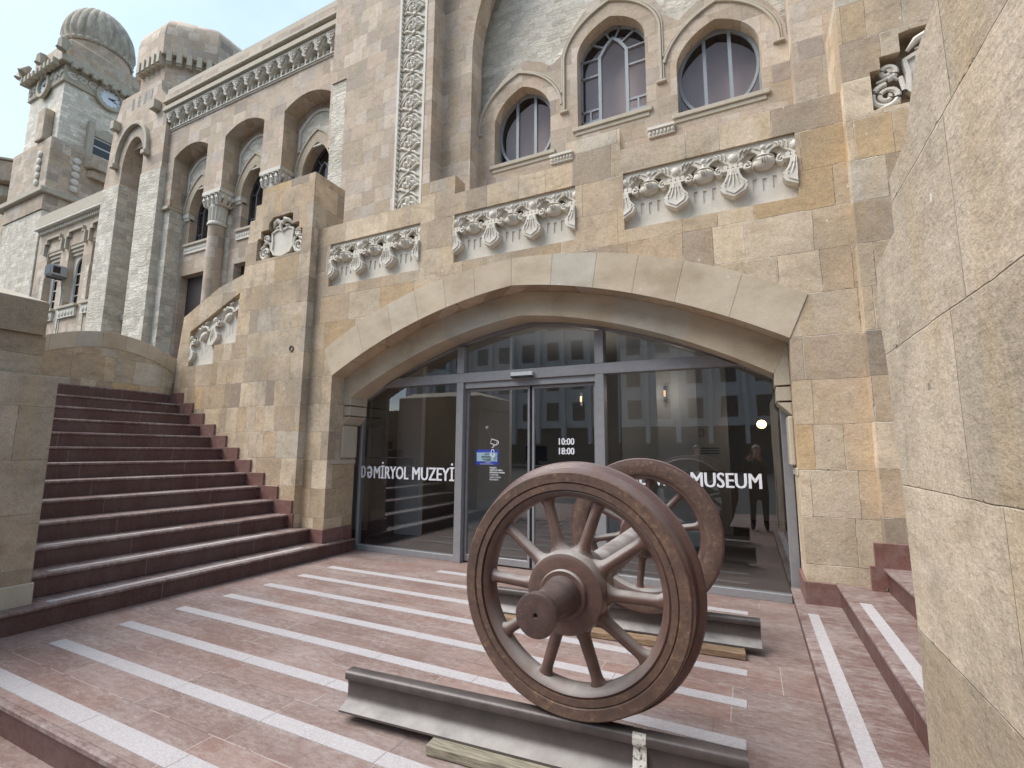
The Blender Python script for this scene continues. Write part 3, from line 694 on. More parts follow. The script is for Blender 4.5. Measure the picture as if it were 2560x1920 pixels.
for s in (0, 1):
    side = 'left' if s == 0 else 'right'
    sp = thing('shield_pier', (SXP(-6.4, s), 5.0, 0), ('stepped sandstone pier with white carved shield, between the left staircase and the arch' if s == 0 else
               'sandstone pier with carved scroll partly hidden by the big right parapet'), 'pier', 'piers with carved shields')
    outl = [(-5.58, -.1), (-5.58, 5.49), (-6.735, 5.49), (-6.735, 5.235), (-6.86, 5.235), (-6.86, 5.0), (-6.975, 5.0), (-7.03, 4.13), (-7.61, 4.0), (-8.50, 3.60), (-8.58, 2.9), (-8.60, -.1)]
    hole1 = [(-6.77, 4.297), (-5.78, 4.297), (-5.78, 4.66), (-5.855, 4.66), (-5.855, 4.775), (-6.0, 4.775), (-6.0, 4.94), (-6.08, 4.955), (-6.44, 4.955), (-6.53, 4.87), (-6.53, 4.775), (-6.70, 4.775), (-6.70, 4.655), (-6.77, 4.655)]
    hole2 = [(-8.26, 2.74), (-7.615, 2.74), (-7.615, 3.04), (-7.10, 3.04), (-7.085, 3.84), (-8.29, 3.33)]
    mb = MB(); pr(mb, [outl, hole1, hole2], YW, YW+.17, s); mb.build('pier_wall', 'pier', sp)
    mb = MB(); pr(mb, [[(x if abs(x+5.58) > .01 else -5.582, z-.002) for x, z in outl]], YW+.171, 5.33, s); mb.build('pier_core', 'pier', sp)
    cartouche(sp, s, YW+.045)
    # sloped carved panel
    sl = .42
    def shear(v, s=s):
        x = v.x
        z = v.z + sl*(x + 7.085)
        # keep the motif inside the raking outline, bottom edges stay horizontal
        return (SXP(x, s), v.y, z)
    mb = MB(); pr(mb, [[(-8.256, 2.744), (-7.619, 2.744), (-7.619, 3.044), (-7.104, 3.044), (-7.089, 3.836), (-8.286, 3.328)]], YW+.07, YW+.16, s); rp = mb.build('raking_panel', 'carved', sp)
    x0, x1, top, y = -8.285, -7.09, 3.822, YW+.02; per = (x1-x0)/2
    for i in (0, 1, 2):
        xc = x0+per*i; mb = MB()
        for k in range(4): mb.disc((xc-.066+.044*k, top-.195), .021, y-.012, y+.04, 10)
        mb.bar((xc-.088, top-.228), (xc+.088, top-.228), .02, y-.016, y+.04)
        for sg in (-1, 1):
            mb.disc((xc+sg*.125, top-.235), .04, y-.014, y+.07, 16); mb.tube([(a_, y-.02, b_) for a_, b_ in spiral(xc+sg*.125, top-.235, .04, 1.35, PI*.5, -sg, 20, .12)], .010, 6)
        if i < 2:
            o_ = [(-.050, -.243), (-.060, -.30), (-.082, -.35), (-.118, -.392), (-.105, -.412), (-.122, -.425), (-.098, -.47), (0, -.522)]
            mb.prism([[(xc+a, top+b_) for a, b_ in o_] + [(xc-a, top+b_) for a, b_ in reversed(o_[:-1])]], y-.018, y+.06)
            for sg in (-1, 0, 1): mb.tube([(xc+sg*.012, y-.02, top-.255), (xc+sg*.030, y-.024, top-.35), (xc+sg*.048, y-.02, top-.43)], [.006, .009, .004], 6)
        mb.ball((xc, y+.012, top-.105), .046, .03, .046, 14, 8)
        mb.clip(x0+.002, x1-.002); mb.xform(shear); mb.build('pendant', 'carved', rp, smooth=True)
    for i in (0, 1):
        xm = x0+per*(i+.5); mb = MB(); mb.ball((xm+.02, y+.035, top-.225), .075, .06, .075, 16, 10)
        ap = [(xm+.17*math.cos(a), top-.24+.15*math.sin(a)) for a in [PI*k/12 for k in range(13)]]
        mb.tube([(a_, y, b_) for a_, b_ in ap], .018, 6); mb.tube([(a_*.82+xm*.18, y+.02, b_-.02) for a_, b_ in ap], .012, 6)
        mb.ball((xm, y, top-.07), .03, .025, .03, 10, 6)
        for sg in (-1, 1): mb.tube([(xm+sg*.03, y+.01, top-.08), (xm+sg*.08, y, top-.05), (xm+sg*.13, y+.01, top-.04)], [.014, .02, .008], 6)
        for dx in (-.07, 0, .07): mb.box(xm+dx+.02-.010, xm+dx+.02+.010, y+.046, y+.0505, top-.50, top-.37)
        mb.clip(x0+.002, x1-.002); mb.xform(shear); mb.build('bowl', 'carved', rp, smooth=True)

rpq = tag(MB().lathe([(.030, 0), (.030, -.012), (.044, -.012), (.044, 0)], (-5.83, YW, 2.83), 'y', 20, True).build('ring_plate', 'journal', None, smooth=True), 'small round metal ring fixed to the stone pier above the staircase', 'ring')
# ------------------------------------------------------------------ glass front, doors, lettering
GF = tag(bpy.data.objects.new('glass_front', None), 'grey framed glass front of the museum filling the wide pointed arch', 'glass front'); COL.objects.link(GF); GF.location = (CX, 5.45, 0)
garch = lambda d=0., n=40: arch(CX, 2.72-d, 2.12-d*.6, 3.0-d*1.05, 'tudor', n)
def under(x, d=.05):
    t = min(1, abs(x-CX)/(2.72-d)); return 2.12-d*.6 + (.88-d*.45)*f_arch(t, 'tudor')
mb = MB()
ga = garch(-.03); gi = garch(.035)
mb.prism([[(-5.139, .0), (-5.139, 2.14)] + ga[1:-1] + [(.369, 2.14), (.369, .0), (.285, .0), (.285, gi[-1][1])] + list(reversed(gi[1:-1])) + [(-5.098, gi[0][1]), (-5.098, .0)]], 5.452, 5.53)
mb.build('outer_frame', 'alu', GF, bevel=.004)
mb = MB(); mb.box(-5.097, -3.451, 5.43, 5.515, 0.0, .075); mb.box(-1.464, .284, 5.43, 5.515, 0.0, .075); split(mb.build('bottom_rail', 'alu', GF, bevel=.003))
for x0, x1, nm in ((-3.45, -3.345, 'mullion'), (-1.57, -1.465, 'mullion')):
    mb = MB(); mb.box(x0, x1, 5.40, 5.53, 0, 2.284); mb.box(x0, x1, 5.40, 5.53, 2.411, under((x0+x1)/2)-.0); mb.build(nm, 'alu', GF, bevel=.004)
def xat(z):      # half opening at height z
    lo, hi = 0, 2.7
    for _ in range(40):
        m_ = (lo+hi)/2
        if under(CX+m_) > z: lo = m_
        else: hi = m_
    return lo
mb = MB(); a0, a1 = xat(2.285), xat(2.41)
mb.prism([[(CX-a0-.03, 2.285), (CX+a0+.03, 2.285), (CX+a1+.03, 2.41), (CX-a1-.03, 2.41)]], 5.402, 5.528); mb.build('transom', 'alu', GF, bevel=.004)
mb = MB(); mb.box(-3.344, -1.571, 5.43, 5.56, 2.205, 2.2845); mb.build('door_header', 'alu', GF, bevel=.003)
def pane(name, poly, y=5.47):
    mb = MB(); v = [mb.bm.verts.new((x, y, z)) for x, z in poly]; mb.bm.faces.new(v); return mb.build(name, 'glass', GF)
def topz(x): return under(x, .04)+.01
lp = [(-5.10, .07), (-3.45, .07), (-3.45, 2.286), (CX-a0, 2.286)] + [(x, topz(x)) for x in (-4.80, -4.9, -5.0, -5.099)]
lo = pane('side_pane', lp)
rp_ = [(mirx(x), z) for x, z in lp]; ro = pane('side_pane', rp_)
pane('top_pane', [(-3.346, 2.41), (-1.57, 2.41)] + [(x, topz(x)) for x in (-1.57, -1.8, -2.0, -2.2, -2.385, -2.6, -2.8, -3.0, -3.2, -3.346)])
pl = [(-3.45, 2.41), (-3.45, topz(-3.45)), (-3.7, topz(-3.7)), (-4.0, topz(-4.)), (-4.25, topz(-4.25)), (CX-a1, 2.41)]
pane('corner_pane', pl); pane('corner_pane', [(mirx(x), z) for x, z in pl])
for (x0, x1, seam) in ((-3.335, -2.425, 1), (-2.392, -1.58, 0)):
    d = bpy.data.objects.new('sliding_door', None); COL.objects.link(d); d.parent = GF; d.location = ((x0+x1)/2 - CX, .05, 0)
    mb = MB(); 
    mb.prism([[(x0, .02), (x1, .02), (x1, 2.20), (x0, 2.20)], [(x0+.028, .10), (x1-.028, .10), (x1-.028, 2.165), (x0+.028, 2.165)]], 5.475, 5.515); mb.build('door_frame', 'alu', d, bevel=.003)
    mb = MB(); mb.quad([(x0+.028, 5.495, .10), (x1-.028, 5.495, .10), (x1-.028, 5.495, 2.165), (x0+.028, 5.495, 2.165)]); mb.build('door_pane', 'glass', d)
    DR = d if seam == 0 else None
    if seam: DL = d
mb = MB(); mb.box(-2.424, -2.393, 5.50, 5.52, .02, 2.20); mb.build('door_gap_dark', 'black', GF)  # black strip painted in for the dark gap between the leaves
mb = MB(); mb.box(-2.63, -2.335, 5.345, 5.401, 2.315, 2.365); so = mb.build('motion_sensor', 'white', GF, bevel=.006)
mb = MB(); mb.box(-2.625, -2.34, 5.342, 5.40, 2.298, 2.3145); mb.build('sensor_lens', 'black', so)
tx0 = -5.088
for body, f0, f1 in (('D', 0, .052), ('e', .068, .130), ('M\u0130RYOL', .146, .535), ('MUZEY\u0130', .573, 1.)):
    o = text_mesh(body, 1.59*(f1-f0), .172 if body != 'e' else .172, (tx0 + 1.59*f0, 5.466, 1.0), 'lettering', 'vinyl', GF, .0055)
    if body == 'e':          # the turned e of the schwa, at capital height
        xs = [v.co.x for v in o.data.vertices]; zs = [v.co.z for v in o.data.vertices]; k = .176/(max(zs)-min(zs)); cx_ = (max(xs)+min(xs))/2; z0_ = min(zs); z1_ = max(zs)
        for v in o.data.vertices: v.co.x = 2*cx_ - v.co.x; v.co.z = (z1_ - v.co.z)*k + z0_ - .002
        o.data.update()
t2 = text_mesh('RAILWAY MUSEUM', 1.46, .150, (-1.37, 5.466, 1.043), 'lettering', 'vinyl', GF, .0045)
text_mesh('10:00', .195, .078, (-2.05, 5.492, 1.475), 'opening_hours', 'vinyl', DR, .0030)
text_mesh('18:00', .195, .078, (-2.05, 5.492, 1.362), 'opening_hours', 'vinyl', DR, .0030)
zz = 1.176
for i, (t, w) in enumerate((('D\u0130QQ\u018fT!', .10), ('AUD\u0130O V\u018f V\u0130DEO', .185), ('M\u00dc\u015eAH\u0130D\u018f APARILIR', .215), ('ATTENTION!', .125), ('AUDIO & VIDEO', .16), ('RECORDING', .125))):
    text_mesh(t, w, .0185, (-2.985, 5.492, zz - .0295*i), 'notice_lettering', 'vinyl', DL, .0009 if i < 3 else .0003)
mb = MB()           # camera pictogram and microphone pictogram
cam = [(-2.965, 1.548), (-2.88, 1.525), (-2.893, 1.468), (-2.975, 1.49)]
mb.path(cam, .009, 5.489, 5.492, True); mb.path([(-2.882, 1.522), (-2.862, 1.512), (-2.868, 1.488), (-2.888, 1.478)], .009, 5.489, 5.492)
mb.path([(-2.925, 1.475), (-2.93, 1.452), (-2.955, 1.435)], .010, 5.489, 5.492); mb.build('camera_pictogram', 'vinyl', DL)
mb = MB(); mb.path([(-2.945 + .020*math.cos(a), 1.37 + .026*math.sin(a) + (.018 if math.sin(a) > 0 else -.018)) for a in [2*PI*k/20 for k in range(20)]], .008, 5.4885, 5.4915, True)
mb.path([(-2.975, 1.36), (-2.97, 1.325), (-2.945, 1.31), (-2.92, 1.325), (-2.915, 1.36)], .006, 5.4885, 5.4915); mb.bar((-2.945, 1.31), (-2.945, 1.285), .006, 5.4885, 5.4915); mb.build('microphone_pictogram', 'vinyl', DL)
# hanging closed sign behind the glass
hs = thing('hanging_sign', (-3.04, 5.51, 1.40), 'blue framed closed sign hanging by a cord on the left sliding door', 'sign')
mb = MB(); mb.box(-3.205, -2.872, 5.512, 5.522, 1.218, 1.412); mb.build('sign_board', 'blue', hs, bevel=.002)
mb = MB(); mb.box(-3.188, -2.889, 5.509, 5.5115, 1.262, 1.375); mb.build('sign_field', 'signpale', hs)
for t, w, h, x, z, mt in (('MUZEY', .07, .012, -3.075, 1.350, 'ink'), ('BA\u011eLIDIR', .145, .022, -3.115, 1.311, 'ink'), ('CLOSED', .12, .022, -3.10, 1.276, 'ink'), ('museum', .075, .012, -3.06, 1.243, 'vinyl'), ('www.museum', .2, .010, -3.14, 1.226, 'vinyl')):
    if t.startswith('www') or t == 'museum':
        mb = MB(); mb.box(x, x+w, 5.5095, 5.5115, z, z+h*.6); mb.build('sign_line', 'vinyl', hs)
    else: text_mesh(t, w, h, (x, 5.507, z), 'sign_lettering', mt, hs, .0008)
mb = MB(); mb.tube([(-3.185, 5.505, 1.41), (-3.04, 5.502, 1.69), (-2.90, 5.505, 1.41)], .0018, 5); mb.build('cord', 'cord', hs)
mb = MB(); mb.lathe([(0.0001, -.012), (.010, -.012), (.012, -.004), (.02, 0)], (-3.04, 5.508, 1.695), 'y', 14); mb.build('suction_hook', 'white', hs)

# ------------------------------------------------------------------ the room behind the glass
room = thing('lobby', (CX, 8, 0), 'dim grey museum lobby seen through the glass front', 'room')
mb = MB(); mb.box(-7.2, 2.6, 11.6, 11.7, 0, 3.5); mb.build('back_wall', 'roomwall', room)
mb = MB(); mb.box(-7.0, -5.0, 6.75, 6.85, 0, 3.5); mb.box(-5.0, -3.9, 7.9, 8.0, 0, 3.5); mb.box(-1.3, -.7, 7.95, 8.05, 0, 3.5); split(mb.build('partition', 'roomwall', room))
mb = MB(); mb.box(-7.3, -7.2, 5.6, 11.6, 0, 3.5); mb.box(2.6, 2.7, 5.6, 11.6, 0, 3.5); split(mb.build('side_wall', 'roomwall', room))
mb = MB(); mb.box(-7.3, 2.7, 5.545, 11.7, 3.501, 3.54); mb.build('ceiling', 'roomwall', room)
mb = MB(); mb.box(-7.3, 2.7, 5.64, 11.7, -.1, -.002); mb.build('room_floor', 'roomfloor', room)
mb = MB(); mb.box(-5.6, -5.3, 6.2, 6.5, 0, 3.5); mb.box(.55, 2.6, 7.4, 7.46, 0, 3.5); split(mb.build('dark_panel', 'roomdark', room))
mb = MB(); mb.box(-2.3, -1.55, 9.8, 10.0, 0, 3.5); mb.box(-.98, -.33, 9.3, 9.5, 0, 3.5); split(mb.build('pale_pillar', 'white', room))
def desk(x0, x1, y0, y1, h, lab):
    d = thing('reception_desk', ((x0+x1)/2, y0, 0), lab, 'desk')
    mb = MB(); mb.box(x0, x1, y0, y1, .06, h-.04); mb.build('front_panel', 'white', d, bevel=.01)
    mb = MB(); mb.box(x0-.03, x1+.03, y0-.04, y1, h-.039, h); mb.build('desk_top', 'white', d, bevel=.008)
    mb = MB(); mb.box(x0+.03, x1-.03, y0+.04, y1-.05, 0, .0595); mb.build('plinth', 'roomdark', d); return d
desk(-4.6, -3.35, 9.0, 9.7, 1.12, 'white reception desk with dark screens behind the left sliding door')
desk(-2.55, -1.5, 7.9, 8.3, .95, 'low white counter standing inside behind the right sliding door')
mo = thing('monitor', (-3.9, 8.93, 1.12), 'black computer monitor on the white reception desk', 'monitor')
mb = MB(); mb.box(-4.12, -3.66, 9.1, 9.13, 1.20, 1.50); mb.build('screen', 'black', mo, bevel=.005)
mb = MB(); mb.box(-3.92, -3.86, 9.12, 9.16, 1.12, 1.25); mb.box(-4.0, -3.78, 9.05, 9.22, 1.1205, 1.135); mb.build('stand', 'black', mo)
for x, lab in ((-1.35, 'pale rounded information board in the lobby nearest the mullion'), (-.95, 'second pale rounded information board in the lobby behind the rear wheel')):
    pass
ib = thing('information_board', (-1.1, 11.5, 1.5), 'pale rounded information board on the lobby back wall', 'board')
mb = MB(); 
def rrect(x0, x1, z0, z1, r, n=6):
    out = []
    for cx_, cz_, a0 in ((x1-r, z1-r, 0), (x0+r, z1-r, PI/2), (x0+r, z0+r, PI), (x1-r, z0+r, 1.5*PI)):
        out += [(cx_+r*math.cos(a0+PI/2*k/n), cz_+r*math.sin(a0+PI/2*k/n)) for k in range(n+1)]
    return out
mb.prism([rrect(-3.1, -2.45, .9, 2.0, .08)], 11.52, 11.58); mb.prism([rrect(-2.2, -.9, .9, 2.05, .08)], 11.52, 11.58); mb.build('board_panel', 'white', ib)
po = thing('notice_panel', (-.62, 9.27, 1.5), 'pale notice panel with small phone pictogram on the lobby pillar', 'notice')
mb = MB(); mb.box(-.84, -.42, 9.27, 9.285, 1.08, 1.88); mb.build('panel', 'white', po)
mb = MB(); mb.path(rrect(-.80, -.72, 1.68, 1.80, .01, 2), .008, 9.262, 9.268, True)
for k in range(3): mb.box(-.78, -.48, 9.262, 9.268, 1.46-.045*k, 1.475-.045*k)
mb.build('panel_print', 'ink', po)
wl = thing('wall_lamp', (.18, 9.0, 1.85), 'small glowing warm wall lamp inside at the right side pane', 'lamp', 'lobby wall lamps')
mb = MB(); mb.ball((.195, 9.0, 1.86), .075, .06, .07, 14, 10); mb.build('lamp_shade', 'lamp', wl, smooth=True)
mb = MB(); mb.box(.16, .23, 9.0, 9.28, 1.90, 1.935); mb.build('lamp_bracket', 'black', wl)

for (lx, ly, lz) in ((-2.75, 8.6, 2.35), (-1.15, 7.85, 2.3)):
    wl2 = thing('wall_lamp', (lx, ly, lz), 'faint warm wall lamp in the lobby behind the sliding doors' if lx < -2 else 'thin warm wall lamp in the lobby right of the doors', 'lamp', 'lobby wall lamps')
    mb = MB(); mb.lathe([(.0001, -.05), (.02, -.05), (.022, .05), (.0001, .05)], (lx, ly-.05, lz), 'z', 12); mb.build('lamp_shade', 'lampdim', wl2)
    mb = MB(); mb.box(lx-.02, lx+.02, ly-.03, ly+.02, lz-.12, lz+.12); mb.build('lamp_bracket', 'black', wl2)
for i, (lx, ly, lz, en) in enumerate(((.19, 8.8, 1.87, 1.2), (-2.75, 8.35, 2.35, 4.), (-1.15, 7.6, 2.3, 1.5))):
    pl_ = bpy.data.lights.new('lobby_lamp', 'POINT'); pl_.energy = en; pl_.color = (1, .88, .76); pl_.shadow_soft_size = .12
    po_ = bpy.data.objects.new('lobby_lamp', pl_); COL.objects.link(po_); po_.location = (lx, ly, lz)

# ------------------------------------------------------------------ station building
SB = thing('station_building', (CX, 9.5, 0), 'ornate beige stone station with portal arch, arcaded wing and turret behind', 'station')
def fx(name, loops, y0, y1, mat, par=SB, bevel=0): mb = MB(); mb.prism(loops, y0, y1); return mb.build(name, mat, par, bevel=bevel)
def rc(a, b, c, d): return [(a, c), (b, c), (b, d), (a, d)]
# portal: outer wall (plane 9.1), second order (9.58), recess (10.0)
TOPZ = 18.0
fx('portal_wall', [[(-9.72, 3.7), (-7.88, 3.7), (-7.88, TOPZ), (-10.29, TOPZ), (-10.29, 11.85), (-9.72, 11.85)]], 9.10, 9.5, 'upper')
fx('white_strip', [rc(-10.27, -9.722, 5.0, 11.848)], 9.135, 9.50, 'rustic')
fx('portal_core', [rc(-10.285, -7.87, 3.7, TOPZ-.01)], 9.502, 10.0, 'upper')
fx('portal_wall', [rc(3.109, 5.52, 3.7, TOPZ)], 9.10, 10.0, 'upper')
fx('portal_wall', [rc(1.97, 2.19, 3.7, TOPZ)], 9.10, 10.0, 'upper')
fx('portal_wall', [rc(2.191, 3.108, 3.7, TOPZ)], 9.30, 10.0, 'upper')
fx('right_wing_wall', [rc(5.53, 17., 3.7, 16.3)], 10.5, 11.5, 'wing')
fx('portal_wall', [rc(-6.96, -6.74, 3.7, TOPZ)], 9.10, 10.0, 'upper')
fx('portal_wall', [rc(-7.879, -6.961, 3.7, TOPZ)], 9.30, 10.0, 'upper')
ba = dens(CX, 3.49, 11.4, 15.6, 'round', 24)
fx('portal_inner_order', [[(-6.739, 3.7), (-5.875, 3.7), (-5.875, 11.4)] + ba[1:-1] + [(1.105, 11.4), (1.105, 3.7), (1.969, 3.7), (1.969, TOPZ), (-6.739, TOPZ)]], 9.58, 10.08, 'upper')
# floral band with rope edges
fb = thing('floral', (-7.4, 9.12, 0), None, None); fb.name = 'floral_band'; fb.parent = SB; fb.location = Vector((-7.4, 9.12, 0)) - SB.location
mb = MB(); mb.box(-7.79, -6.99, 9.17, 9.22, 5.6, TOPZ-.2); mb.box(-7.878, -7.80, 9.09, 9.3, 5.6, TOPZ-.2); mb.box(-7.035, -6.962, 9.085, 9.3, 5.6, TOPZ-.2)
mb.build('band_ground', 'carved', fb, bevel=.006)
per = .564; z0 = 5.82
mb = MB(); cx, cz = -7.41, 0.
for sg in (-1, 1):
    mb.tube([(cx+sg*.03, 9.15, cz-.20), (cx+sg*.13, 9.13, cz-.17), (cx+sg*.24, 9.13, cz-.10), (cx+sg*.36, 9.15, cz-.10)], [.028, .038, .034, .015], 7)
    mb.tube([(cx+sg*.04, 9.15, cz-.24), (cx+sg*.14, 9.14, cz-.28), (cx+sg*.22, 9.14, cz-.36), (cx+sg*.35, 9.15, cz-.44)], [.024, .032, .03, .012], 7)
    mb.tube([(cx+sg*.05, 9.15, cz+.24), (cx+sg*.17, 9.13, cz+.16), (cx+sg*.26, 9.14, cz+.04), (cx+sg*.33, 9.15, cz-.02)], [.016, .026, .028, .014], 7)
    mb.ball((cx+sg*.10, 9.14, cz-.02), .10, .06, .085, 10, 8)
    mb.tube([(cx+sg*.07, 9.07, cz-.02), (cx+sg*.10, 9.065, cz+.015), (cx+sg*.14, 9.07, cz-.01)], .012, 6)
    for q in (-.2, -.06, .08, .22): mb.ball((cx+sg*.375, 9.14, cz+q), .026, .05, .038, 8, 6)
mb.ball((cx, 9.14, cz+.10), .085, .06, .115, 10, 8); mb.ball((cx, 9.13, cz-.10), .05, .05, .05, 8, 6)
for q in (0, .05, .1): mb.tube([(cx-.04+q*.3, 9.07, cz+.06+q), (cx, 9.075, cz+.09+q), (cx+.04-q*.3, 9.07, cz+.06+q)], .008, 5)
mb.box(cx-.045, cx+.045, 9.10, 9.17, cz-.25, cz-.17)
pm = mb.build('palmette', 'carved', fb, smooth=True); pm.location.z = z0
for k in range(1, 20): c = pm.copy(); COL.objects.link(c); c.parent = fb; c.location = (pm.location.x, pm.location.y, z0 + per*k)
fb2 = fb.copy(); COL.objects.link(fb2); fb2.location = fb.location + Vector((10.055, 0, 0))
for ch in list(fb.children):
    c = ch.copy(); COL.objects.link(c); c.parent = fb2
# recess wall and windows
def pointed(cx, hw, zs, za, n=16): return dens(cx, hw, zs, za, 'point', n)
WIN = [(-4.655, .76, 8.50, 9.60, 10.45, 'oval'), (-2.42, .79, 8.87, 10.70, 11.48, 'tall'), (-.185, .80, 8.50, 9.60, 10.45, 'oval')]
holes = [[(c_-h_, zb), (c_+h_, zb)] + list(reversed(pointed(c_, h_, zs, za))) for c_, h_, zb, zs, za, k_ in WIN]
outer_ = [rc(-6.6, 1.9, 3.7, TOPZ-.5)]
# stone zone around the windows stands a little proud of the white wall
def hull():
    a = [(-5.874, 4.5), (1.104, 4.5), (1.104, 9.55)]
    r = pointed(-.185, 1.28, 9.55, 11.15)
    t = pointed(CX+.02, 1.26, 10.55, 12.25); l = pointed(-4.585, 1.28, 9.55, 11.15)
    R_ = [p for p in reversed(r) if p[0] > -.98]
    T_ = [p for p in reversed(t) if -3.60 < p[0] < -1.14]
    L_ = [p for p in reversed(l) if p[0] < -3.79]
    return a + R_ + T_ + L_ + [(-5.874, 9.55)]
fx('window_wall', [hull()] + holes, 10.0, 10.34, 'upper')
fx('white_wall', [[(-6.0, 9.2), (1.2, 9.2), (1.2, 15.8), (-6.0, 15.8)]] + [[(x, z) for x, z in h_ if 1] for h_ in []], 10.36, 10.5, 'rustic_soft') if False else None
wh = [[(c_-h_-.02, zb-.02), (c_+h_+.02, zb-.02)] + list(reversed(pointed(c_, h_+.02, zs, za+.02))) for c_, h_, zb, zs, za, k_ in WIN]
fx('white_wall', [rc(-7.2, 2.4, 6.0, 17.5)] + wh, 10.341, 10.44, 'rustic_soft')
for (c_, h_, zb, zs, za, kind) in WIN:
    w = bpy.data.objects.new('window', None); COL.objects.link(w); w.parent = SB; w.location = Vector((c_, 10.2, zb)) - SB.location
    oc = pointed(c_, h_, zs, za)
    mb = MB(); mb.prism([[(c_-h_, zb), (c_+h_, zb)] + list(reversed(oc))], 10.66, 10.68); mb.build('blind', 'blind', w)
    mb = MB(); mb.prism([[(c_-h_-.06, zb-.06), (c_+h_+.06, zb-.06)] + list(reversed(pointed(c_, h_+.06, zs, za+.06))), [(c_-h_+.0, zb+.0), (c_+h_-.0, zb+.0)] + list(reversed(pointed(c_, h_-.0, zs, za-.0)))], 10.442, 10.67); mb.build('inner_reveal', 'roomdark', w)  # reveal coloured dark to paint the shade along the top of the blind
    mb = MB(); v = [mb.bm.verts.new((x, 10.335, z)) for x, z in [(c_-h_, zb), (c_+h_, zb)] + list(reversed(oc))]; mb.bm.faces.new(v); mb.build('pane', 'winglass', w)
    mb = MB(); loop = [(c_-h_+.02, zb+.01), (c_+h_-.02, zb+.01)] + list(reversed(pointed(c_, h_-.02, zs, za-.02)))
    mb.path(loop, .05, 10.29, 10.345, True)
    if kind == 'oval':
        zc = (zb+za)/2-.04; el = [(c_+(h_-.03)*math.cos(a), zc+(za-zb)/2*.97*math.sin(a)) for a in [2*PI*k/40 for k in range(40)]]
        mb.path([(x, max(zb+.02, min(z, zb+9))) for x, z in el], .06, 10.28, 10.34, True)
        for dx in (-.25, .25): mb.bar((c_+dx, zb), (c_+dx, za-.12), .07, 10.282, 10.342)
    else:
        lz = zs+.05; ins = [(c_-.32, zb), (c_-.32, lz), (c_-.16, lz+.26), (c_, lz+.40), (c_+.16, lz+.26), (c_+.32, lz), (c_+.32, zb)]
        mb.path(ins, .075, 10.275, 10.342)
        for sg in (-1, 1):
            mb.bar((c_+sg*.32, lz), (c_+sg*h_, lz+.02), .035, 10.29, 10.34); mb.bar((c_+sg*.2, lz+.22), (c_+sg*.62, lz+.50), .035, 10.29, 10.34); mb.bar((c_+sg*.05, lz+.37), (c_+sg*.22, lz+.72), .035, 10.29, 10.34)
            mb.bar((c_+sg*.32, zb+1.45), (c_+sg*h_, zb+1.45), .04, 10.29, 10.34)
            for q in (.28, .56): mb.bar((c_+sg*.32, zb+q), (c_+sg*h_, zb+q), .05, 10.29, 10.34)
            mb.bar((c_+sg*.56, zb), (c_+sg*.56, zb+.56), .045, 10.291, 10.341)
    mb.build('frame', 'alu_light', w)
    mb = MB(); mb.box(c_-h_-.12, c_+h_+.12, 9.94, 10.33, zb-.10, zb-.001); mb.box(c_-h_-.06, c_+h_+.06, 9.975, 10.1, zb-.20, zb-.101); mb.build('sill', 'mould', w, bevel=.01)
    hw = {0: 1.13, 1: 1.12, 2: 1.10}[WIN.index((c_, h_, zb, zs, za, kind))]; cc = {0: -4.74, 1: -2.42, 2: -.15}[WIN.index((c_, h_, zb, zs, za, kind))]
    ho = pointed(cc, hw, zs, za+.40); lab = zs-.12 if kind == 'oval' else zs-1.3
    if kind == 'oval': ho = [p for p in ho if (p[0] < -3.58 if cc < -3 else p[0] > -1.24)]
    hood = ([(cc-hw, lab)] if cc < -1 else []) + ho + ([(cc+hw, lab)] if cc > -3 else [])
    mb = MB(); mb.path(hood, .05, 9.955, 10.01); mb.path([(cc+(x-cc)*1.045, z+.045) if z > zs else (x+(-.05 if x < cc else .05), z) for x, z in hood], .035, 9.975, 10.01)
    for sg in (-1, 1):
        if kind == 'tall' or (sg < 0) == (cc < -3): mb.box(cc+sg*hw-.10, cc+sg*hw+.10, 9.935, 10.02, lab-.05, lab)
    mb.build('hood_mould', 'mould', w, bevel=.006)
# small scalloped brackets between the windows
for x0, x1 in ((-3.89, -3.33), (-1.62, -1.06)):
    mb = MB(); mb.box(x0, x1, 9.90, 10.02, 8.26, 8.32); mb.box(x0+.01, x1-.01, 9.95, 10.02, 8.12, 8.26)
    for k in range(7): mb.ball((x0+.05+(x1-x0-.1)*k/6, 9.95, 8.20), .035, .04, .05, 8, 6)
    mb.build('scalloped_bracket', 'carved', SB)

# arcaded wing (front plane 10.5, window plane 11.1)
WX0, WX1 = -21.25, -10.3
op = []
for k in range(3):
    c_ = -19.52 + 3.26*k; op.append((c_, 1.10))
loop = [(WX0, 14.56), (WX0, 5.0), (WX0+.0, 5.0)]
lp2 = [(WX0, 14.56), (WX0, 11.16), (-20.62, 11.16)]
for c_, h_ in op:
    lp2 += dens(c_, h_, 13.22, 13.56, 'seg', 10)
    nx = c_+h_+1.06
    lp2 += [(c_+h_, 11.16)] + ([(nx, 11.16)] if c_ < -14 else [(WX1, 11.16)])
lp2 += [(WX1, 14.56)]
fx('arcade_wall', [lp2], 10.50, 11.10, 'wing')
for c_, h_ in op: fx('arch_infill', [[(c_-h_-.01, 13.0)] + [(c_-h_-.01, 13.22)] + [(x, z+.001) for x, z in dens(c_, h_, 13.22, 13.56, 'seg', 10)] + [(c_+h_+.01, 13.0)]], 11.0, 11.1, 'mould') if False else None
# pilaster at the left end, rough stone below its impost
fx('end_pilaster', [rc(WX0, -20.62, 11.02, 11.159)], 10.44, 11.1, 'mould', bevel=.02)
fx('end_pilaster_shaft', [rc(WX0+.03, -20.66, 4.5, 11.02)], 10.56, 11.1, 'rustic')
